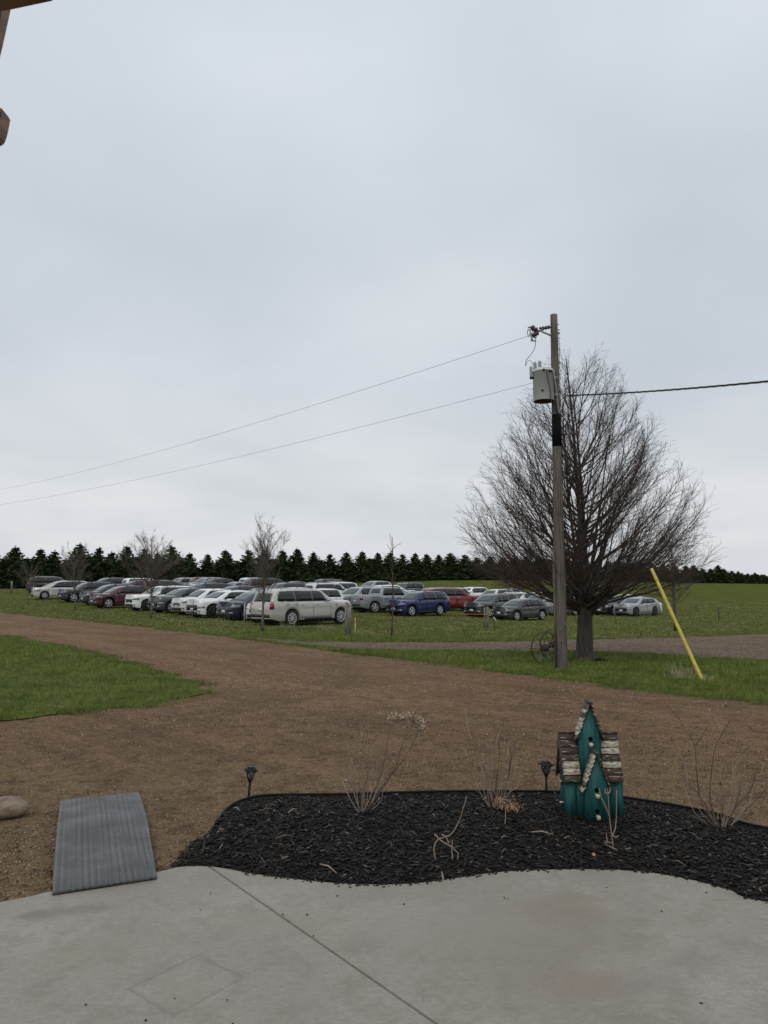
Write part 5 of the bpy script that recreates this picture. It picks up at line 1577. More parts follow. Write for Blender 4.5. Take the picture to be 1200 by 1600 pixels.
# ---------------------------------------------------------------- utility pole
PB = gat(878, 18.2)
pole = thing('utility_pole', 'tall weathered wooden utility pole with a black band, carrying a grey transformer', 'utility pole', PB)
H_P = fit_h(PB, 492)
prof = []
for i in range(30):
    f = i / 29; prof.append((0.150 - 0.062 * f, -0.1 + (H_P + .1) * f))
k = 18; V = []; q = []
for i, (rad, z) in enumerate(prof):
    for j in range(k):
        a = j * 2 * PI / k; rr_ = rad * (1 + 0.035 * math.sin(5 * a) + 0.02 * math.sin(11 * a + z * .4)); V.append((rr_ * math.cos(a), rr_ * math.sin(a), z))
for i in range(len(prof) - 1):
    for j in range(k): q.append([i * k + j, i * k + (j + 1) % k, (i + 1) * k + (j + 1) % k, (i + 1) * k + j])
V.append((0, 0, H_P + .005)); f3 = [[len(V) - 1, (len(prof) - 1) * k + j, (len(prof) - 1) * k + (j + 1) % k] for j in range(k)]
MB().add(V, f3=f3, f4=q).build('shaft', M_POLE, pole, True)
hz_ = lambda v: fit_h(PB, v)
prad = lambda z: 0.150 - 0.062 * z / H_P
z0, z1 = hz_(698), hz_(648)
MB().lathe([(prad(z0) * 1.0, z0), (prad(z0) * 1.06, z0 + .003), (prad(z1) * 1.06, z1 - .003), (prad(z1) * 1.0, z1)], 20).build('band', M_POLEB, pole, True)
# wooden moulding over the ground wire, left flank
mb = MB(); zt_ = hz_(860); mb.box((-prad(.5) * 1.06, -.05, zt_ / 2 + .02), (.05, .05, zt_)); mb.build('wire_guard', M_POLE, pole)
# hardware on the shaft
for (z, a) in [(hz_(506), .4), (hz_(521), .2), (hz_(532), .5), (hz_(545), .3), (hz_(566), .2), (hz_(585), .1), (hz_(983), -1.9), (hz_(1001), -1.7), (hz_(975), -1.2)]:
    rr_ = prad(z); MB().tube([(math.cos(a) * rr_ * .9, math.sin(a) * rr_ * .9, z), (math.cos(a) * (rr_ + .06), math.sin(a) * (rr_ + .06), z + .005)], .012, 6).build('bolt', M_STEEL, pole)
mb = MB(); zz = hz_(545); mb.tube([(prad(zz) + .012, -.03, hz_(515)), (prad(zz) + .015, -.03, hz_(560)), (prad(zz) + .012, -.04, hz_(640)), (prad(zz) + .02, -.06, hz_(760))], .007, 5); mb.build('ground_wire', M_WIRE, pole)
for v in (516, 520.5, 529, 538):
    z = hz_(v); MB().tube([(prad(z) * .9, 0, z), (prad(z) + .055, -.01, z + .012)], .008, 5).build('clip', M_STEEL, pole)

# transformer hung on the pole
px2m = 18.2 / 1155 * 1.06
zb_, zt_ = hz_(629), hz_(581); RT = 0.262
tx = -prad(zb_) - RT + .045
tr = thing('transformer', 'pale grey can transformer hung on the left of the utility pole', 'transformer', PB + Vector((tx, -0.10, zb_)))
ht = zt_ - zb_
MB().lathe([(0, 0.015), (RT * .93, .015), (RT * .95, 0), (RT, .015), (RT, ht * .93), (RT + .012, ht * .935), (RT + .012, ht * .965), (RT * .97, ht * .98), (RT * .86, ht + .035), (RT * .3, ht + .06), (0, ht + .062)], 32).build('tank', M_TRANS, tr, True)
MB().lathe([(0, 0.005), (RT * .9, .005)], 24).build('tank_floor', M_BARK, tr)
for (bx_, by_) in [(-.10, -.06), (-.20, .04)]:
    pr = []
    for i in range(5): pr += [(.050, .02 + i * .035), (.036, .037 + i * .035)]
    MB().lathe([(.045, 0)] + pr + [(.03, .20), (.012, .215), (0, .22)], 14, (bx_, by_, ht + .03)).build('bushing', M_PORCG, tr, True)
ar = []
for i in range(6): ar += [(.044, .02 + i * .03), (.03, .035 + i * .03)]
MB().lathe([(.03, -.06), (.04, 0)] + ar + [(.02, .21), (0, .22)], 14, (-RT - .05, -.02, ht - .10)).build('arrester', M_PORCG, tr, True)
MB().lathe([(0, -.13), (.045, -.12), (.05, -.06), (0, -.055)], 10, (-RT - .04, -.02, ht - .10)).build('arrester_foot', M_TRIM, tr, True)
for z in (.25 * ht + .1, .78 * ht):
    MB().tube([(-RT * .9, -.06, z), (-RT - .06, -.09, z)], .012, 6).build('lug', M_STEEL, tr)
for (a, z) in [(-1.9, .28), (-1.75, .93), (-1.2, .90), (-1.0, .90)]:
    MB().box((math.cos(a) * (RT + .01), math.sin(a) * (RT + .01), ht * z), (.045, .045, .05), Matrix.Rotation(a, 3, 'Z')).build('terminal', M_TRIM, tr)
for s_, dx in ((0, 0), (1, .13)):
    MB().tube(catmull([Vector((.02 + dx, -RT - .02, ht * .92)), Vector((.045 + dx, -RT - .05, ht * .6)), Vector((.10 + dx * .7, -RT - .04, ht * .2)), Vector((.12 + dx * .7, -RT + .0, -.05)), Vector((RT + .04, -.12, -.35)), Vector((RT + .14, -.03, -.42))], 6), .011, 6).build('lead', M_WIRE, tr)
MB().tube(catmull([Vector((.20, -RT + .02, ht * .9)), Vector((.26, -.24, ht * .3)), Vector((RT + .07, -.16, -.3)), Vector((RT + .13, -.06, -.2)), Vector((RT + .22, -.02, .02))], 6), .012, 6).build('lead', M_PORCG, tr)
for z in (.2, .75):
    MB().box((RT + .0, .0, ht * z), (.16, .10, .07)).build('hanger', M_STEEL, tr)

# cutout bracket and arrester up top
cb = thing('fuse_cutout', 'fuse cutout with dark insulators on a bracket near the pole top', 'fuse cutout', PB + Vector((0, -.02, 0)))
P = lambda u, v, dy=0.0: Vector(at(u, v, 18.2 + dy)) - Vector(cb.location)
MB().tube([P(866, 527), P(858, 523, -.05), P(846, 518, -.1)], .026, 7).build('bracket', M_STEEL, cb, True)
MB().tube([P(864, 522), P(866, 532)], .035, 7).build('bracket_foot', M_STEEL, cb, True)


def insul(a, b, name, rad, n=5, m=M_PORC):
    a, b = Vector(a), Vector(b); d = b - a; L = d.length; rot = d.to_track_quat('Z', 'Y').to_matrix()
    pr = [(rad * .4, 0)]
    for i in range(n): pr += [(rad, L * (i + .3) / n), (rad * .45, L * (i + .75) / n)]
    pr += [(rad * .4, L), (0, L)]
    MB().lathe(pr, 14, a, rot).build(name, m, cb, True)


insul(P(843, 514, -.1), P(860, 511), 'insulator', .055, 4)
MB().tube([P(859, 511), P(868, 510)], .02, 6).build('insulator_pin', M_STEEL, cb)
insul(P(829, 512, -.1), P(840, 517, -.1), 'insulator', .085, 3)
insul(P(832, 525, -.12), P(841, 519, -.1), 'insulator', .075, 3)
MB().tube([P(828, 514, -.15), P(829, 522, -.16), P(832, 533, -.15)], .022, 7).build('fuse_tube', M_PORCG, cb, True)
MB().tube([P(825, 512, -.13), P(832, 510, -.13), P(834, 509, -.12)], .02, 6).build('top_contact', M_STEEL, cb)
MB().tube([P(829, 532, -.15), P(836, 533, -.14), P(837, 527, -.13)], .020, 6).build('hinge_contact', M_STEEL, cb)
MB().tube(catmull([P(825, 514, -.13), P(824, 520, -.13), P(826, 526, -.14), P(828, 520, -.14), P(826, 515, -.13)], 4), .009, 5).build('jumper', M_WIRE, cb)
MB().tube([P(840, 518, -.1), P(848, 515, -.1)], .03, 7).build('coupling', M_STEEL, cb)


def wire(name, pts, rad, m, label, cat='wire', k=6):
    mb = MB(); mb.tube(pts, rad, k); return tag(mb.build(name, m, None, True), label, cat)


wire('jumper_wire', catmull([at(837, 533, 18.06), at(835, 545, 18.06), at(828, 556, 18.05), at(822, 563, 18.05), at(821, 572, 18.05)], 6), .008, M_WIRE, 'thin jumper wire hanging from the fuse cutout to the transformer')
wire('bushing_wire', catmull([at(822, 571, 18.05), at(824, 565, 18.05), at(829, 564, 18.05), at(832, 570, 18.05)], 6), .006, M_WIRE, 'short looped wire over the transformer bushings')


def span(a, b, sag, ext=1.6, n=50):
    a, b = Vector(a), Vector(b); out = []
    for i in range(n + 1):
        s = i / n * ext; p = a + (b - a) * s; p.z -= sag * 4 * s * (1 - s); out.append(p)
    return out


wire('power_line', span(at(826, 525, 18.1), at(0, 765, 49), 0.36), .0048, M_WIREG, 'upper thin power line running left from the fuse cutout')
wire('power_line', span(at(864, 590, 18.15), at(0, 788.5, 47), 0.30), .0044, M_WIREG, 'lower thin power line running left from behind the transformer')
# twisted service drop to the right
A_, B_ = at(886, 618, 18.15), at(1200, 596, 11.5)
main_ = span(A_, B_, 0.035, 1.5, 150)
for s_ in range(3):
    pts = []
    for i, p in enumerate(main_):
        ph = i * 0.55 + s_ * 2 * PI / 3; pts.append(p + Vector((0, math.cos(ph), math.sin(ph))) * 0.011)
    if s_ == 0:
        sd_root = MB()
    sd_root.tube(pts, .0095, 5)
tag(sd_root.build('service_cable', M_WIRE, None, True), 'thick twisted black service cable running right from the pole', 'cable')
wire('drop_loop', catmull([at(886, 618, 18.15), at(879, 622, 18.1), at(874, 632, 18.05), at(872, 640, 18.03), at(870, 634, 18.05), at(868, 626, 18.05)], 6), .012, M_WIRE, 'wire loop joining the service cable to the transformer leads')
wire('cable_grip', [at(878, 617, 18.2), at(886, 618, 18.15), at(900, 620, 17.8)], .015, M_STEEL, 'metal grip anchoring the service cable to the pole')

# yellow guard on the guy wire
gb = gpt(1097, 1063)
top_att = PB + Vector((0, 0, hz_(557)))
gdir = (top_att - gb).normalized()
gt = None
for i in range(400):
    q_ = gb + gdir * (i * .01)
    if project(q_)[1] < 889: gt = i * .01; break
gt = gt or 2.4
yg = thing('guy_wire_guard', 'long yellow plastic guy wire guard leaning out of the verge', 'wire guard', gb)
rot = gdir.to_track_quat('Z', 'Y').to_matrix()
prof = [(.043, -.05), (.043, .25), (.038, .27), (.037, gt * .75), (.035, gt - .02), (.033, gt), (0, gt)]
MB().lathe(prof, 18, (0, 0, 0), rot).build('tube', M_YEL, yg, True)
for f in (.08, .33, .62, .9):
    c_ = gdir * (gt * f); MB().lathe([(.039, -.012), (.044, -.008), (.044, .008), (.039, .012)], 18, c_, rot).build('clamp', M_YEL, yg, True)
MB().tube([tuple(-gdir * .1), tuple(gdir * gt)], .008, 6).build('guy_wire', M_STEEL, yg)

# dead grass round the guard foot
r = np.random.default_rng(31)
def dry_clump(u, v, n, h, spread, label):
    b0 = gpt(u, v); br = Branches()
    for i in range(n):
        a = r.uniform(0, 2 * PI); d = Vector((math.cos(a) * .5, math.sin(a) * .5, 1.4)); p = Vector((math.cos(a), math.sin(a), 0)) * r.uniform(0, spread)
        pts, rd = grow(r, p, d, h * r.uniform(.4, 1.1), .006, .002, 6, .12, -.02, .10); br.add(pts, rd, 3)
    root = thing('dry_grass_clump', label, 'grass clump', b0); br.build('stems', M_STRAW, root)
    return root
dry_clump(1066, 1062, 60, .40, .22, 'clump of tall straw-coloured dead stems left of the yellow guard foot')
dry_clump(1052, 1058, 26, .26, .20, 'sparse low dead stems at the outer side of the taller dead clump')
dry_clump(1104, 1064, 34, .18, .14, 'low tuft of dead stems hugging the yellow guard foot')

# ---------------------------------------------------------------- iron wheels by the pole
def iron_wheel(u, v_c, Y, rad, rz, label, ns=14):
    c_ = at(u, v_c, Y); root = thing('iron_wheel', label, 'wheel', c_, rz, 'old iron wheels beside the pole')
    a = np.linspace(0, 2 * PI, 41); mb = MB()
    P = [(math.cos(t) * rad, 0, math.sin(t) * rad) for t in a]
    V = []; q = []
    for i in range(40):
        t = a[i]
        for (rr_, yy) in ((rad - .008, -.028), (rad, -.028), (rad, .028), (rad - .008, .028)): V.append((math.cos(t) * rr_, yy, math.sin(t) * rr_))
    for i in range(40):
        for j in range(4): q.append([i * 4 + j, ((i + 1) % 40) * 4 + j, ((i + 1) % 40) * 4 + (j + 1) % 4, i * 4 + (j + 1) % 4])
    mb.add(V, f4=q); mb.build('rim', M_RUST, root)
    rt = Matrix.Rotation(PI / 2, 3, 'X')
    MB().lathe([(0, -.14), (.055, -.13), (.075, -.08), (.085, 0), (.075, .08), (.05, .13), (0, .14)], 14, rot=rt).build('hub', M_RUST, root, True)
    for i in range(ns):
        t = 2 * PI * i / ns; s_ = 1 if i % 2 else -1
        MB().tube([(math.cos(t) * .05, s_ * .08, math.sin(t) * .05), (math.cos(t) * (rad - .01), s_ * .012, math.sin(t) * (rad - .01))], .0055, 5).build('spoke', M_RUST, root)
    return root
iron_wheel(851, 1012.5, 19.3, .41, R(22), 'front spoked iron wheel leaning by the utility pole')
iron_wheel(864, 1007, 20.1, .41, R(22), 'rear spoked iron wheel half hidden behind the utility pole')
a_, b_ = at(851, 1012.5, 19.3), at(864, 1007, 20.1)
axle = thing('wheel_axle', 'short rusted iron axle joining the two spoked wheels', 'axle', a_)
MB().tube([(0, 0, 0), tuple((b_ - a_) * .5), tuple((b_ - a_) * 1.05)], [.035, .05, .035], 10).build('shaft', M_RUST, axle, True)
dry_clump(850, 1032, 26, .36, .2, 'pale dead stems standing among the iron wheel spokes')

# ---------------------------------------------------------------- posts, stakes and rope
def post(u, v, v_top, w, m, label, name='fence_post', cat='post', round_=False, lean=0.0, group=None, cap=0.8):
    b0 = gpt(u, v); h = fit_h(b0, v_top); root = thing(name, label, cat, b0, random.uniform(-.3, .3), group)
    if round_:
        MB().tube([(0, 0, -.1), (lean * .5, 0, h * .5), (lean, 0, h)], [w / 2, w / 2 * .95, w / 2 * .9], 10).build('shaft', m, root, True)
    else:
        mb = MB(); mb.box((0, 0, h / 2 - .05), (w, w, h + .1), taper=.96); mb.box((0, 0, h + .005), (w * .9, w * .9, .02), taper=cap); mb.build('shaft', m, root)
    return root


post(541.5, 992, 941, .17, M_POST, 'thick round wooden post in front of the champagne SUV nose', round_=True)
o = post(547, 991, 944, .10, M_POST, 'thinner wooden post paired with the thick one by the champagne SUV nose', round_=True, lean=.02)
post(555, 994, 966, .03, M_YELTAPE, 'short yellow stake standing beside the paired wooden posts', 'stake', 'stake')
post(382, 973, 943, .055, M_PORCG, 'slim white stake in front of the navy minivan wheel', 'stake', 'stake')
post(302, 966, 939, .022, M_RUST, 'thin dark rod in front of the white wedge-nosed crossover', 'stake', 'stake')
post(696, 960, 941, .035, M_POST, 'thin grey stake at the tail of the blue SUV', 'stake', 'stake')
post(757.5, 981, 949, .10, M_POST, 'darker wooden post of the pair before the charcoal hatchback', round_=True)
post(762, 982, 948, .13, M_POST, 'taller grey wooden post holding the orange rope before the charcoal hatchback', round_=True)
post(772, 985, 966, .035, M_RUST, 'short dark stake with pale tape next to the roped post', 'stake', 'stake')
tp = MB(); c_ = at(771, 964, gpt(772, 985).y - .05); tp.tube([c_, c_ + Vector((.08, 0, -.12)), c_ + Vector((.16, 0, -.30))], [.02, .03, .012], 5); tag(tp.build('marker_tape', M_YELTAPE), 'strip of pale tape tied on the short dark stake', 'tape')
post(962.5, 976, 951, .03, M_RUST, 'thin metal rod in front of the light grey crossover grille', 'stake', 'stake')
post(1123, 970, 950, .05, M_RUST, 'lone dark stake standing in the open meadow', 'stake', 'stake')
post(18, 926, 908, .22, M_POST, 'grey wooden post before the spruces at the far left', round_=True)
ra, rb = at(699, 956.5, gpt(696, 960).y), at(759, 960, gpt(760, 982).y)
mb = MB(); mb.tube([ra, ra.lerp(rb, .3) - Vector((0, 0, .06)), ra.lerp(rb, .6) - Vector((0, 0, .05)), rb], .022, 6)
mb.tube([rb + Vector((-.08, -.06, .0)), rb + Vector((.08, -.07, .04)), rb + Vector((.06, -.08, -.12))], .02, 6)
tag(mb.build('orange_rope', M_ORANGE), 'orange rope strung from the blue SUV tail to the grey post', 'rope')
mb = MB(); c_ = at(554, 970, gpt(555, 994).y - .03); mb.tube([c_, c_ + Vector((.04, 0, -.02)), c_ + Vector((.07, 0, -.14))], [.018, .02, .01], 5); tag(mb.build('marker_tape', M_ORANGE), 'scrap of orange tape on the short yellow stake', 'tape')
mb = MB(); c_ = at(544, 964, gpt(541, 992).y - .12); mb.tube([c_ + Vector((-.14, 0, 0)), c_ + Vector((.0, -.02, .01)), c_ + Vector((.16, 0, 0))], .008, 5); tag(mb.build('tie_wire', M_WIREG), 'grey tie wire round the paired wooden posts', 'wire')

# dry weeds at the feet of the parked cars
for (u, v, n, h, lab) in [(448, 981, 30, .45, 'dry weeds under the rear bumper of the champagne SUV'), (505, 984, 26, .5, 'dry weeds before the champagne SUV doors'), (345, 972, 22, .4, 'dry weeds at the front wheel of the navy minivan'),
                          (250, 966, 24, .35, 'dry weeds at the nose of the dark grey wedge-nosed crossover'), (700, 985, 22, .3, 'dry weeds in the open grass before the rope')]:
    dry_clump(u, v, n, h, .5, lab)

# ---------------------------------------------------------------- boulder
def boulder(loc, size, label, seed):
    bm = bmesh.new(); bmesh.ops.create_icosphere(bm, subdivisions=4, radius=1)
    for v in bm.verts:
        n_ = mnoise.noise(v.co * 1.3 + Vector((seed, 0, 0))) * .16 + mnoise.noise(v.co * 4 + Vector((0, seed, 0))) * .04
        v.co *= 1 + n_
        v.co = Vector((v.co.x * size[0], v.co.y * size[1], max(v.co.z, -.7) * size[2]))
    me = bpy.data.meshes.new('boulder'); bm.to_mesh(me); bm.free(); me.materials.append(M_ROCK)
    for p in me.polygons: p.use_smooth = True
    o = bpy.data.objects.new('boulder', me); C.objects.link(o); o.location = loc
    return tag(o, label, 'rock')


p = gz0(2, 1280, -.03); boulder((p.x + .0, p.y + .08, .03), (.155, .12, .085), 'rounded brown field boulder at the left edge beside the rubber ramp', 4)

# ---------------------------------------------------------------- rubber ramp
cn = {}
NL, FL = (82, 1394), (95, 1250)
rows = [((82, 1394), (245, 1369), .020), ((82.5, 1380), (243, 1356), .022), ((85, 1345), (237.5, 1323), .016), ((88, 1310), (232, 1290), .020), ((90, 1288), (227.5, 1270), .032), ((93, 1264), (221, 1249), .028), ((95, 1250), (216, 1237), .020)]
NRW = 40; NC = 168
Lp = catmull([gz0(*a, z) for a, b, z in rows], 8); Rp = catmull([gz0(*b, z) for a, b, z in rows], 8)
V = []; 
for i, (a, b) in enumerate(zip(Lp, Rp)):
    for j in range(NC + 1):
        s = j / NC; p = a.lerp(b, s)
        rib = (0.0026 * (1 if (j % 4) in (0, 1) else -1) + (0.003 if (j % 12) in (0, 1, 2, 3) else 0)) if 2 < j < NC - 2 else 0
        f = i / (len(Lp) - 1); wob = .006 * mnoise.noise(Vector((s * 3, f * 4, 2)))
        V.append((p.x, p.y, p.z + rib + wob))
nrw = len(Lp); m_ = NC + 1
q = [[i * m_ + j, i * m_ + j + 1, (i + 1) * m_ + j + 1, (i + 1) * m_ + j] for i in range(nrw - 1) for j in range(NC)]
K = len(V); V += [(x, y, z - .016) for x, y, z in V]
ring = [j for j in range(m_)] + [i * m_ + NC for i in range(1, nrw)] + [(nrw - 1) * m_ + j for j in range(NC - 1, -1, -1)] + [i * m_ for i in range(nrw - 2, 0, -1)]
q += [[ring[i] + K, ring[(i + 1) % len(ring)] + K, ring[(i + 1) % len(ring)], ring[i]] for i in range(len(ring))]
q += [[a + K for a in f[::-1]] for f in q[:(nrw - 1) * NC]]
rm = thing('rubber_ramp', 'ribbed grey rubber ramp mat sagging from the gravel on to the slab', 'ramp', (0, 0, 0))
MB().add(V, f4=q).build('mat', M_RUBBER, rm)

# ---------------------------------------------------------------- garden lamps
def garden_lamp(u, v, v_top, lean, label):
    b0 = gz0(u, v, -.02); h = fit_h(b0, v_top + 1); root = thing('path_light', label, 'garden light', b0, .35, 'solar path lights')
    root.rotation_euler = (0, lean, .35)
    s = h / .34
    MB().tube([(0, 0, -.05), (0, 0, .19 * s)], [.0105, .0105], 10).build('stake', M_BLACKPL, root, True)
    MB().lathe([(.008, .185 * s), (.013, .195 * s), (.022, .212 * s), (.028, .218 * s), (.0, .226 * s)], 8).build('cup', M_BLACKPL, root)
    MB().lathe([(.020, .226 * s), (.032, .26 * s), (.040, .295 * s), (.036, .302 * s)], 4, rot=Matrix.Rotation(PI / 4, 3, 'Z')).build('lantern_glass', M_LAMPGL, root)
    for kx in range(4):
        M3 = Matrix.Rotation(kx * PI / 2, 3, 'Z')
        for (pa, pb) in (((.020, -.016, .228 * s), (.031, .028, .300 * s)), ((.020, .016, .228 * s), (.031, -.028, .300 * s)), ((.018, .018, .226 * s), (.032, .032, .302 * s))):
            MB().tube([tuple(M3 @ Vector(pa)), tuple(M3 @ (Vector(pa).lerp(Vector(pb), .5) + Vector((.004, 0, 0)))), tuple(M3 @ Vector(pb))], .0028, 5).build('cage_bar', M_BLACKPL, root)
    MB().lathe([(.072, .300 * s), (.074, .306 * s), (.040, .328 * s), (.036, .338 * s), (0, .338 * s)], 4, rot=Matrix.Rotation(PI / 4, 3, 'Z')).build('cap', M_BLACKPL, root)
    MB().box((0, 0, .340 * s), (.045, .045, .003)).build('solar_panel', M_PANEL, root)
    return root
garden_lamp(388, 1253, 1197, .07, 'black solar path light at the rear corner of the bed, beside the cable')
garden_lamp(854, 1245, 1188, 0.0, 'black solar path light beside the teal birdhouse')

# ---------------------------------------------------------------- birdhouse
BHP = gz0(926, 1284, 0.0); BY = BHP.y
bh = thing('birdhouse', 'large teal wooden birdhouse with chipped white shingled roofs and two steeples', 'birdhouse', (BHP.x, BHP.y, 0.008), R(-1.5))
sc = BY / 1155 * 1.045      # metres per photo pixel at the front wall
bp = lambda u, v: ((u - 926) * sc, (1284 - v) * sc)      # x, z on the front wall


def bq(u, v, y=0.0):
    p = at(u, v, BY + y); return p.x - BHP.x, p.z


def wallbox(name, x0, x1, y0, y1, z0, z1, m=M_TEAL):
    mb = MB(); mb.box(((x0 + x1) / 2, (y0 + y1) / 2, (z0 + z1) / 2), (x1 - x0, y1 - y0, z1 - z0)); return mb.build(name, m, bh)


xl, _ = bp(888, 0); xr, _ = bp(971, 0); _, zw = bp(0, 1228); _, zr = bp(0, 1166)
DW = .20; th = .016
# long body: front wall boards, ends with gables
nb = 5
xs_ = np.linspace(xl, xr, nb + 1)
for i in range(nb):
    wallbox('wall_board', xs_[i] + .001, xs_[i + 1] - .001, 0 + .0015 * (i % 2), th + .0015 * (i % 2), .018 if i else .02, zw)
    wallbox('wall_board', xs_[i] + .001, xs_[i + 1] - .001, DW - th, DW, .0, zw)
for sx, nm in ((xl, 'end_wall'), (xr - th, 'end_wall')):
    V = [(sx, th + .002, 0), (sx, DW - th - .002, 0), (sx, DW - th - .002, zw), (sx, DW / 2, zr - .012), (sx, th + .002, zw)]; V += [(x + th, y, z) for x, y, z in V]
    mb = MB(); mb.add(V, f3=[[0, 4, 1], [4, 2, 1], [4, 3, 2], [5, 6, 9], [6, 7, 9], [7, 8, 9]], f4=[[i, (i + 1) % 5, (i + 1) % 5 + 5, i + 5] for i in range(5)]); mb.build(nm, M_TEAL, bh)


def hole(x, z, y, rad=.0165, rot=None):
    rt = Matrix.Rotation(PI / 2, 3, 'X') if rot is None else rot
    MB().lathe([(rad, -.004), (rad, .004), (rad * .9, .0055), (0, .0055)][::-1], 18, (x, y, z), rt).build('entrance_hole', M_HOLE, bh)


def perch(x, z, y):
    MB().box((x, y - .018, z), (.026, .045, .026), taper=.94).build('perch', M_SHW, bh)


# end holes on the left gable end
rl = Matrix.Rotation(-PI / 2, 3, 'Y')
for v_ in (1236, 1266):
    _, z = bp(0, v_); MB().lathe([(.014, -.003), (.014, .004), (0, .004)][::-1], 14, (xl - .001, DW * .45, z), rl).build('entrance_hole', M_HOLE, bh)
    MB().box((xl - .012, DW * .45, z + .016), (.03, .022, .010)).build('perch', M_SHW, bh)
# steeples
def steeple(x0, x1, yf, yb, zbot, zeave, zpk, xpk):
    mb = MB(); V = [(x0, yf, zbot), (x1, yf, zbot), (x1, yf, zeave), (xpk, yf, zpk), (x0, yf, zeave)]
    V2 = [(x, yb, z) for x, y, z in V]
    # gable sides bow slightly like the original
    mb.add(V + V2, f3=[[0, 1, 4], [1, 2, 4], [2, 3, 4], [5, 9, 6], [6, 9, 7], [7, 9, 8]], f4=[[i, i + 5, (i + 1) % 5 + 5, (i + 1) % 5] for i in range(5)])
    return mb.build('tower', M_TEAL, bh)


tx0, _ = bq(904, 1152, .035); tx1, ze_t = bq(938, 1152, .035); txp, zp_t = bq(920.5, 1102, .035)
steeple(tx0, tx1, .035, .125, .05, ze_t, zp_t, txp)
yF = -.085
fx0, zf0 = bq(917, 1289, yF); fx1, ze_f = bq(951, 1233, yF); fxp, zp_f = bq(931.5, 1181, yF)
steeple(fx0, fx1, yF, .03, .0, ze_f, zp_f, fxp)
rh = np.random.default_rng(4)


def shingle(c, size, rot, m, name='shingle'):
    mb = MB(); mb.box((0, 0, 0), size); o = mb.build(name, m, bh)
    o.location = c; o.rotation_euler = rot.to_euler(); return o


def steep_shingles(xp, zp, x0, x1, ze, yf, yb, n):
    for side, xe in ((-1, x0), (1, x1)):
        a = Vector((xp, 0, zp)); b = Vector((xe + side * .014, 0, ze - .022)); d = (b - a); L = d.length; d.normalize()
        nrm = Vector((-d.z, 0, d.x)) * (-side); nrm = nrm if nrm.x * side > 0 else -nrm
        for i in range(n):
            f = (i + .62) / n; c_ = a.lerp(b, f) + nrm * .009; ang = math.atan2(-d.z, d.x)
            # every shingle tips outwards at its lower edge
            M3 = Matrix.Rotation(ang + side * -.0, 3, 'Y'); tip = Matrix.Rotation(-side * R(15), 3, 'Y')
            m_ = (M_SHW if (side < 0) else M_SHB) if rh.uniform() < .8 else M_SHB
            shingle((c_.x, (yf + yb) / 2 - .012 + rh.uniform(-.005, .005), c_.z), (L / n * rh.uniform(1.15, 1.4), (yb - yf) + .02, .008), Matrix.Rotation(-side * R(rh.uniform(-6, 10)), 3, 'Y') @ tip @ M3 @ Matrix.Rotation(rh.normal(0, .05), 3, 'Z'), m_)
    shingle((xp, (yf + yb) / 2 - .02, zp + .016), (.028, yb - yf + .05, .016), Matrix.Rotation(0.0, 3, 'Y'), M_SHD, 'ridge_cap')


steep_shingles(txp, zp_t, tx0, tx1, ze_t, .035, .125, 8)
steep_shingles(fxp, zp_f, fx0, fx1, ze_f, yF, .01, 8)
# main roof slats, front and back slopes, left and right of the towers
slope = math.atan2(zr - zw, DW / 2 + .02)
Lsl = math.hypot(zr - zw + .012, DW / 2 + .025)
n = 7
for (wi_, (xa, xb)) in enumerate(((bp(884, 0)[0], tx0 - .004), (tx1 + .004, bp(970, 0)[0]))):
    for sgn in (-1, 1):
        for i in range(n):
            f = (i + .5) / n
            y = (-.022 + (DW / 2 + .022) * f) if sgn < 0 else (DW + .022 - (DW / 2 + .022) * f); z = zw - .008 + (zr - zw + .012) * f + .010
            ang = (slope - R(11)) * (1 if sgn < 0 else -1)
            xa2, xb2 = xa + rh.uniform(-.006, .007), xb + rh.uniform(-.003, .003) * wi_
            if sgn < 0 and z < ze_f + .0 and xb2 > fx0 - .01 and xa < fx0: xb2 = min(xb2, fx0 - .016)
            shingle(((xa2 + xb2) / 2, y, z), (xb2 - xa2, Lsl / n * 1.25, .0075), Matrix.Rotation(ang + rh.normal(0, .05), 3, 'X') @ Matrix.Rotation(rh.normal(0, .02), 3, 'Z'), ([M_SHB, M_SHW, M_SHW, M_SHB, M_SHB, M_SHB, M_SHB], [M_SHB, M_SHB, M_SHW, M_SHB, M_SHW, M_SHW, M_SHB])[wi_][i], 'roof_slat')
    shingle(((xa + xb) / 2, DW / 2, zr + .018), (xb - xa, .03, .010), Matrix.Rotation(0, 3, 'X'), M_SHB, 'ridge_board')
# barge boards at the left end
for sgn in (-1, 1):
    y = DW / 2 + sgn * (DW / 4 + .01); MB().box((0, 0, 0), (.012, Lsl, .03)).build('barge_board', M_SHD, bh)
    o = bpy.context.scene.collection.objects[-1]; o.location = (bp(884, 0)[0] + .0, y, (zw + zr) / 2 - .006); o.rotation_euler = (-sgn * slope, 0, 0)
h_ = bq(922.5, 1156, .034); hole(h_[0], h_[1], .034); perch(*bq(923.5, 1165.5, .01), .035)
h_ = bq(932.5, 1236, yF); hole(h_[0], h_[1], yF - .001); perch(*bq(934, 1245.5, yF - .02), yF)
h_ = bq(933.5, 1269, yF); hole(h_[0], h_[1], yF - .001); perch(*bq(935.5, 1279, yF - .02), yF)
# one perch has been knocked off-line against a thin guide string
MB().box((bp(933, 0)[0], yF - .002, bp(0, 1256)[1]), (.002, .002, .07)).build('crack', M_HOLE, bh)

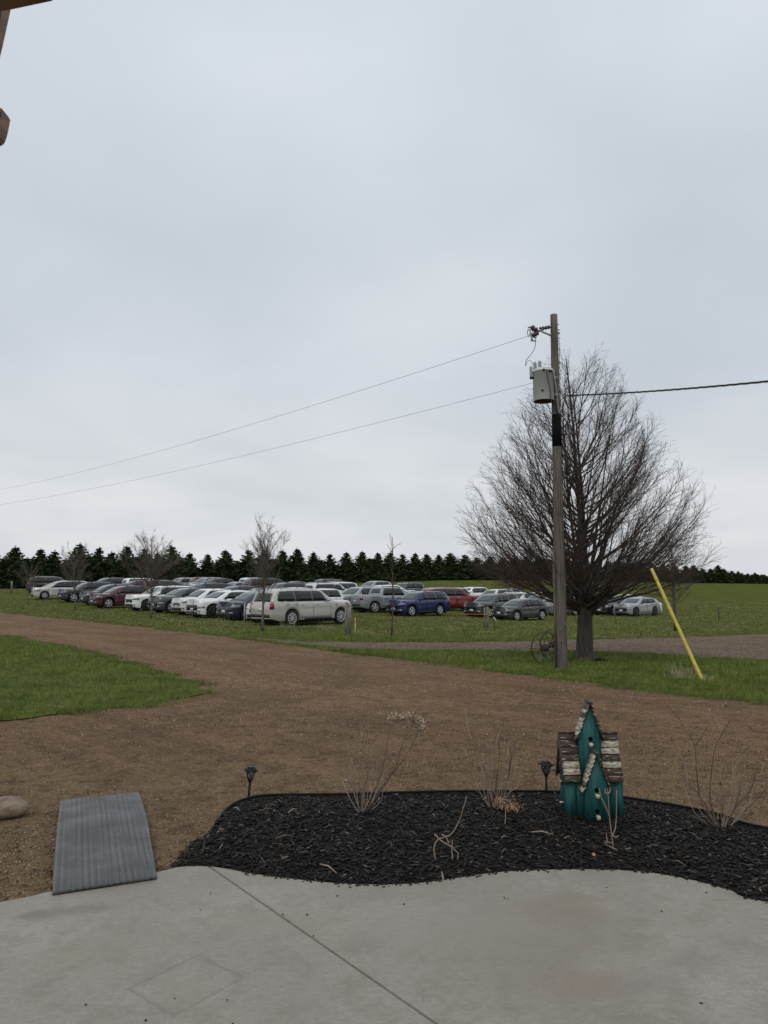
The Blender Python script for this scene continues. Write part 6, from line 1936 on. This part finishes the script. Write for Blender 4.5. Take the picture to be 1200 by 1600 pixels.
# ---------------------------------------------------------------- shrubs and cut stems in the bed
def shrub_stems(root, stems, m, seed, twigs=1.0, k=5, r0=.0040):
    r = np.random.default_rng(seed); br = Branches()
    for st in stems:
        pts = catmull([Vector(p) for p in st], 3); L = sum((pts[i + 1] - pts[i]).length for i in range(len(pts) - 1))
        br.add(pts, [r0 + (.0016 - r0) * i / (len(pts) - 1) for i in range(len(pts))], k)
        for j in range(int(L * 9 * twigs)):
            f = r.uniform(.25, .97); p, d = at_frac(pts, f); dd = side_dir(r, d, R(r.uniform(18, 38))); dd.z += .3
            q, qr = grow(r, p, dd, r.uniform(.05, .22), 0.0023, .0012, 5, .05, .02, .05); br.add(q, qr, 3)
            if r.uniform() < .5:
                p2, d2 = at_frac(q, .5); q2, qr2 = grow(r, p2, side_dir(r, d2, R(30)), r.uniform(.03, .10), .0013, .0008, 3, .05, .02, .05); br.add(q2, qr2, 3)
    return br.build('stems', m, root)


def rel(b0, u, v, dy=0.0): return Vector(at(u, v, b0.y + dy)) - b0


def auto_stems(b0, tips, seed, base_sp=.05, bend=.35):
    tips = [q_ for i_, q_ in enumerate(tips) if i_ % 4 != 3]
    r = np.random.default_rng(seed); out = []
    for (u, v) in tips:
        dy = r.uniform(-.16, .16); t_ = rel(b0, u, v, dy); s0 = Vector((t_.x * .12 + r.normal(0, .012), t_.y * .15 + r.normal(0, .02), -.01))
        m1 = s0.lerp(t_, .35) + Vector((t_.x * bend * .5 * r.uniform(.2, 1.6), 0, -.0)) + rv(r, .022); m2 = s0.lerp(t_, .7) + Vector((t_.x * bend * .35 * r.uniform(.2, 1.6), 0, 0)) + rv(r, .026)
        out.append([s0, m1, m2, t_])
    return out


def flower_head(parent, c, rad, seed, m=M_DRYFL, n=340):
    r = np.random.default_rng(seed); d = r.normal(0, 1, (n, 3)); d /= np.linalg.norm(d, axis=1)[:, None]
    P = np.array(c) + d * rad * r.uniform(.35, 1.25, (n, 1)) * np.array([1.1, 1.0, .72]) + r.normal(0, rad * .12, (n, 3))
    V = np.empty((n, 4, 3)); a = r.normal(0, 1, (n, 3)); a /= np.linalg.norm(a, axis=1)[:, None]; b = np.cross(a, d); s = r.uniform(.005, .010, (n, 1))
    V[:, 0] = P - a * s; V[:, 1] = P - b * s * .8; V[:, 2] = P + a * s + d * s * .5; V[:, 3] = P + b * s * .8
    return mesh_np('flower_head', V.reshape(-1, 3), np.arange(n * 4).reshape(-1, 4), m, parent)


def soil_b(u, v):
    p = gz0(u, v, 0.02); return Vector((p.x, p.y, .02))


b0 = soil_b(566, 1270)
sh = thing('hydrangea_shrub', 'bare hydrangea with dried flower heads left on its tallest canes', 'shrub', b0)
tips = [(536, 1142), (546, 1160), (532, 1185), (556, 1175), (566, 1142), (572, 1190), (583, 1165), (590, 1150), (600, 1140), (611, 1132), (607, 1165), (620, 1150), (548, 1205), (560, 1215), (577, 1150), (597, 1185), (585, 1200), (571, 1165), (541, 1130), (629, 1180), (604, 1210)]
shrub_stems(sh, auto_stems(b0, tips, 1), M_CANE, 11, .8)
shrub_stems(sh, [[(0.02, 0, 0)] + [rel(b0, u, v, -.03) for u, v in [(592, 1240), (617, 1200), (630, 1160), (644, 1135), (652, 1124)]], [(.0, .02, 0)] + [rel(b0, u, v, .03) for u, v in [(585, 1235), (598, 1200), (606, 1155), (613, 1130)]], [(.02, .0, 0)] + [rel(b0, u, v, .0) for u, v in [(600, 1225), (628, 1190), (646, 1160), (655, 1138)]]], M_CANED, 12, .5, 6, .0055)
for (u, v, rd, sd) in [(616, 1121, .045, 1), (640, 1118, .050, 2), (652, 1127, .045, 3), (657, 1136, .035, 4), (630, 1121, .03, 5)]:
    flower_head(sh, rel(b0, u, v, -.02), rd, sd)
b0 = soil_b(772, 1262)
sh = thing('bare_shrub', 'bare twiggy shrub left of the birdhouse with a pad of dead leaves at its foot', 'shrub', b0)
tips = [(729, 1130), (735, 1178), (738, 1200), (749, 1185), (757, 1150), (764, 1165), (770, 1180), (781, 1128), (788, 1150), (795, 1172), (806, 1170), (812, 1200), (818, 1195), (752, 1165), (776, 1150), (742, 1215), (786, 1190), (760, 1195), (800, 1210), (790, 1135), (747, 1140), (768, 1200), (815, 1172)]
shrub_stems(sh, auto_stems(b0, tips, 2), M_CANE, 13, .9)
shrub_stems(sh, [[(0.0, 0, 0)] + [rel(b0, u, v, -.03) for u, v in [(776, 1220), (780, 1180), (782, 1130)]], [(.02, .0, 0)] + [rel(b0, u, v, .03) for u, v in [(794, 1215), (800, 1180), (812, 1140)]]], M_CANED, 14, .6, 6, .0045)
flower_head(sh, rel(b0, 790, 1255, -.1), .07, 6, M_DRYLEAF, 300); flower_head(sh, rel(b0, 803, 1263, -.14), .06, 7, M_DRYLEAF, 260); flower_head(sh, rel(b0, 782, 1252, -.06), .05, 8, M_DRYLEAF, 160)
b0 = soil_b(1127, 1292)
sh = thing('bare_shrub', 'bare forked shrub in the mulch at the right of the birdhouse', 'shrub', b0)
tips = [(1068, 1190), (1062, 1175), (1074, 1215), (1082, 1235), (1090, 1200), (1100, 1185), (1105, 1210), (1112, 1225), (1120, 1200), (1129, 1230), (1135, 1195), (1140, 1220), (1148, 1205), (1157, 1225), (1170, 1210), (1180, 1225), (1160, 1185), (1150, 1190), (1190, 1215), (1110, 1180), (1126, 1205), (1095, 1240), (1165, 1240)]
shrub_stems(sh, auto_stems(b0, tips, 3), M_CANE, 15, .8, r0=.0036)
shrub_stems(sh, [[(-.02, 0, 0)] + [rel(b0, u, v, -.03) for u, v in [(1100, 1265), (1090, 1225), (1085, 1166)]] + [rel(b0, 1070, 1140, -.03), rel(b0, 1056, 1112, -.03)],
                 [rel(b0, 1085, 1166, -.03), rel(b0, 1096, 1150, -.03), rel(b0, 1107, 1132, -.02)],
                 [(.0, .02, 0)] + [rel(b0, u, v, .03) for u, v in [(1110, 1255), (1111, 1210), (1117, 1168), (1128, 1148), (1142, 1122)]],
                 [(.03, 0, 0)] + [rel(b0, u, v, 0) for u, v in [(1150, 1260), (1172, 1235), (1180, 1208), (1188, 1200)]],
                 [(.03, 0, 0)] + [rel(b0, u, v, 0) for u, v in [(1145, 1268), (1155, 1240), (1156, 1225)]],
                 [(-.03, 0, 0)] + [rel(b0, u, v, 0) for u, v in [(1095, 1245), (1078, 1228), (1068, 1218)]],
                 [(.03, 0.02, 0)] + [rel(b0, u, v, 0) for u, v in [(1165, 1265), (1190, 1240), (1205, 1222)]]], M_CANED, 16, .35, 6, .006)


def stick_thing(name, label, cat, b0, polys, m, rad):
    root = thing(name, label, cat, b0)
    for P_ in polys:
        pts = catmull([Vector(p) for p in P_], 5); MB().tube(pts, [rad * (1 - .55 * i / (len(pts) - 1)) for i in range(len(pts))], 7).build('stem', m, root, True)
    return root


b0 = soil_b(681, 1345)
stick_thing('cut_stem', 'arched pale cut stem rising from the middle of the mulch', 'plant stem', b0,
    [[rel(b0, 681, 1345), rel(b0, 678, 1325), rel(b0, 684, 1312), rel(b0, 694, 1308), rel(b0, 706, 1302), rel(b0, 717, 1283), rel(b0, 724, 1262), rel(b0, 729, 1244)],
     [rel(b0, 679, 1303, .01), rel(b0, 690, 1314, -.01), rel(b0, 704, 1322, -.03), rel(b0, 715, 1332, -.05)], [rel(b0, 690, 1304, -.01), rel(b0, 697, 1308, -.01), rel(b0, 701, 1318, -.02)],
     [rel(b0, 707, 1342, -.03), rel(b0, 706, 1326, -.03), rel(b0, 707, 1312, -.02)], [rel(b0, 715, 1342, -.04), rel(b0, 716, 1332, -.05)]], M_CANE, .0048)
b0 = soil_b(957, 1326)
stick_thing('cut_stem', 'forked pale stem standing in front of the birdhouse tower', 'plant stem', b0,
    [[rel(b0, 958, 1324), rel(b0, 955, 1300), rel(b0, 952, 1275), rel(b0, 951, 1255), rel(b0, 949, 1232)], [rel(b0, 953, 1277), rel(b0, 945, 1258), rel(b0, 939, 1245), rel(b0, 936, 1232)],
     [rel(b0, 956, 1305), rel(b0, 961, 1295), rel(b0, 963, 1270), rel(b0, 963, 1235)], [rel(b0, 950, 1240), rel(b0, 946, 1238), rel(b0, 945, 1232)], [rel(b0, 950, 1240), rel(b0, 953, 1236), rel(b0, 953, 1230)],
     [rel(b0, 979, 1335, -.02), rel(b0, 960, 1326, -.02), rel(b0, 945, 1318, -.02), rel(b0, 950, 1316, -.02), rel(b0, 959, 1318, -.02)], [rel(b0, 949, 1316, -.01), rel(b0, 947, 1302, -.01)], [rel(b0, 956, 1304, -.01), rel(b0, 962, 1308, -.02), rel(b0, 967, 1305, -.02)]], M_CANE, .0046)
b0 = soil_b(789, 1292)
stick_thing('cut_stem', 'short upright cut stem below the pad of dead leaves', 'plant stem', b0, [[rel(b0, 789, 1292), rel(b0, 790, 1262)]], M_CANE, .005)
TWL = ['curved loose twig below the left lamp', 'short twig on the mulch behind the hydrangea foot, left side', 'long pale twig in the left half of the mulch bed', 'dark twig right beside the bed edging corner', 'small loose twig between the hydrangea and the arched cut stem',
       'long dark twig left of the birdhouse', 'pale twig in front of the right bare shrub', 'dark twig close to the slab edge in the left half of the bed', 'pale twig near the slab edge at the right end of the bed', 'dark upright twig against the slab edge below the arched cut stem']
for i, (u, v, du, dv) in enumerate([(405, 1268, 22, -4), (450, 1270, 14, -6), (430, 1310, 30, -3), (365, 1262, 10, 5), (640, 1300, 12, 6), (830, 1300, 34, 4), (1075, 1300, 18, 12), (500, 1350, 26, 14), (1050, 1345, 22, 8), (690, 1362, 4, 22)]):
    a_, b_ = gz0(u, v, .045), gz0(u + du, v + dv, .045); m1 = a_.lerp(b_, .5) + Vector((0, .01, .012))
    mb = MB(); mb.tube([a_, m1, b_], [.004, .005, .002], 6)
    tag(mb.build('loose_twig', M_CANE if i % 2 else M_CANED, None, True), TWL[i], 'twig', 'loose twigs on the mulch')

# crumbs of soil on the slab
cr = [(313, 1422), (329, 1395), (480, 1430), (490, 1463), (442, 1429), (527, 1400), (355, 1563), (273, 1561), (134, 1570), (631, 1413), (788, 1403), (793, 1404), (1034, 1424), (1095, 1568), (1103, 1395), (1068, 1372), (1113, 1384), (1066, 1371), (1196, 1411), (1074, 1379), (948, 1387), (364, 1600), (228, 1595)]
P_ = [gz0(*c) for c in cr]; x = np.array([p.x for p in P_]); y = np.array([p.y for p in P_]); n = len(x); r = np.random.default_rng(2); s = r.uniform(.008, .015, n)
tag(many('soil_crumbs', x, y, np.full(n, .003), np.stack([s * 1.3, s, s * .6], -1), r.uniform(0, 6, n), s * 0, s * 0, M_MULCH, 'oct', .35, 3), kind='stuff')
# litter of fine mulch along the slab edge
xx = r.uniform(-.9, 3.2, 260); yy = np.interp(xx, EDX, EDY) - np.abs(r.normal(0, .018, 260)) ** 1.0
s = r.uniform(.004, .011, 260); tag(many('mulch_crumbs', xx, yy, np.full(260, .0025), np.stack([s * 1.8, s, s * .4], -1), r.uniform(0, 6, 260), s * 0, s * 0, M_CHIP, 'box', .3, 4), kind='stuff')

# ---------------------------------------------------------------- porch timbers at the upper left
def beam(pts_px, Y, depth, label, name):
    """timber whose visible face has this outline, at its true distance and thickness"""
    B = [at(u, v, Y) for u, v in pts_px]; F_ = [p - Vector((0, depth, 0)) for p in B]
    k = len(F_); bm = bmesh.new(); a = [bm.verts.new(p) for p in F_]; b = [bm.verts.new(p) for p in B]
    bm.faces.new(a); bm.faces.new(b[::-1])
    for i in range(k): bm.faces.new((a[i], b[i], b[(i + 1) % k], a[(i + 1) % k]))
    bmesh.ops.recalc_face_normals(bm, faces=bm.faces)
    bmesh.ops.bevel(bm, geom=list(bm.edges), offset=.004, segments=2, affect='EDGES')
    me = bpy.data.meshes.new(name); bm.to_mesh(me); bm.free(); me.materials.append(M_WOODBR)
    o = bpy.data.objects.new(name, me); C.objects.link(o); return o


o = beam([(-260, 56), (-260, -60), (86, -60), (84, 3), (18, 17)], 2.2, .05, '', 'roof_beam'); tag(o, 'brown stained roof beam end across the upper left corner', 'beam')
o = beam([(-120, -70), (24, -70), (19, 12), (5, 76), (-26, 200), (-120, 200)], 2.36, .05, '', 'porch_post'); tag(o, 'dark brown porch timber standing under the roof beam end', 'beam')
o = beam([(-160, 152), (-55, 154), (1, 178), (18, 187), (13, 213), (8, 227), (0, 231), (-160, 262)], 2.0, .05, '', 'rafter_tail'); tag(o, 'brown stained rafter tail jutting in below the beam, at the left edge', 'beam')
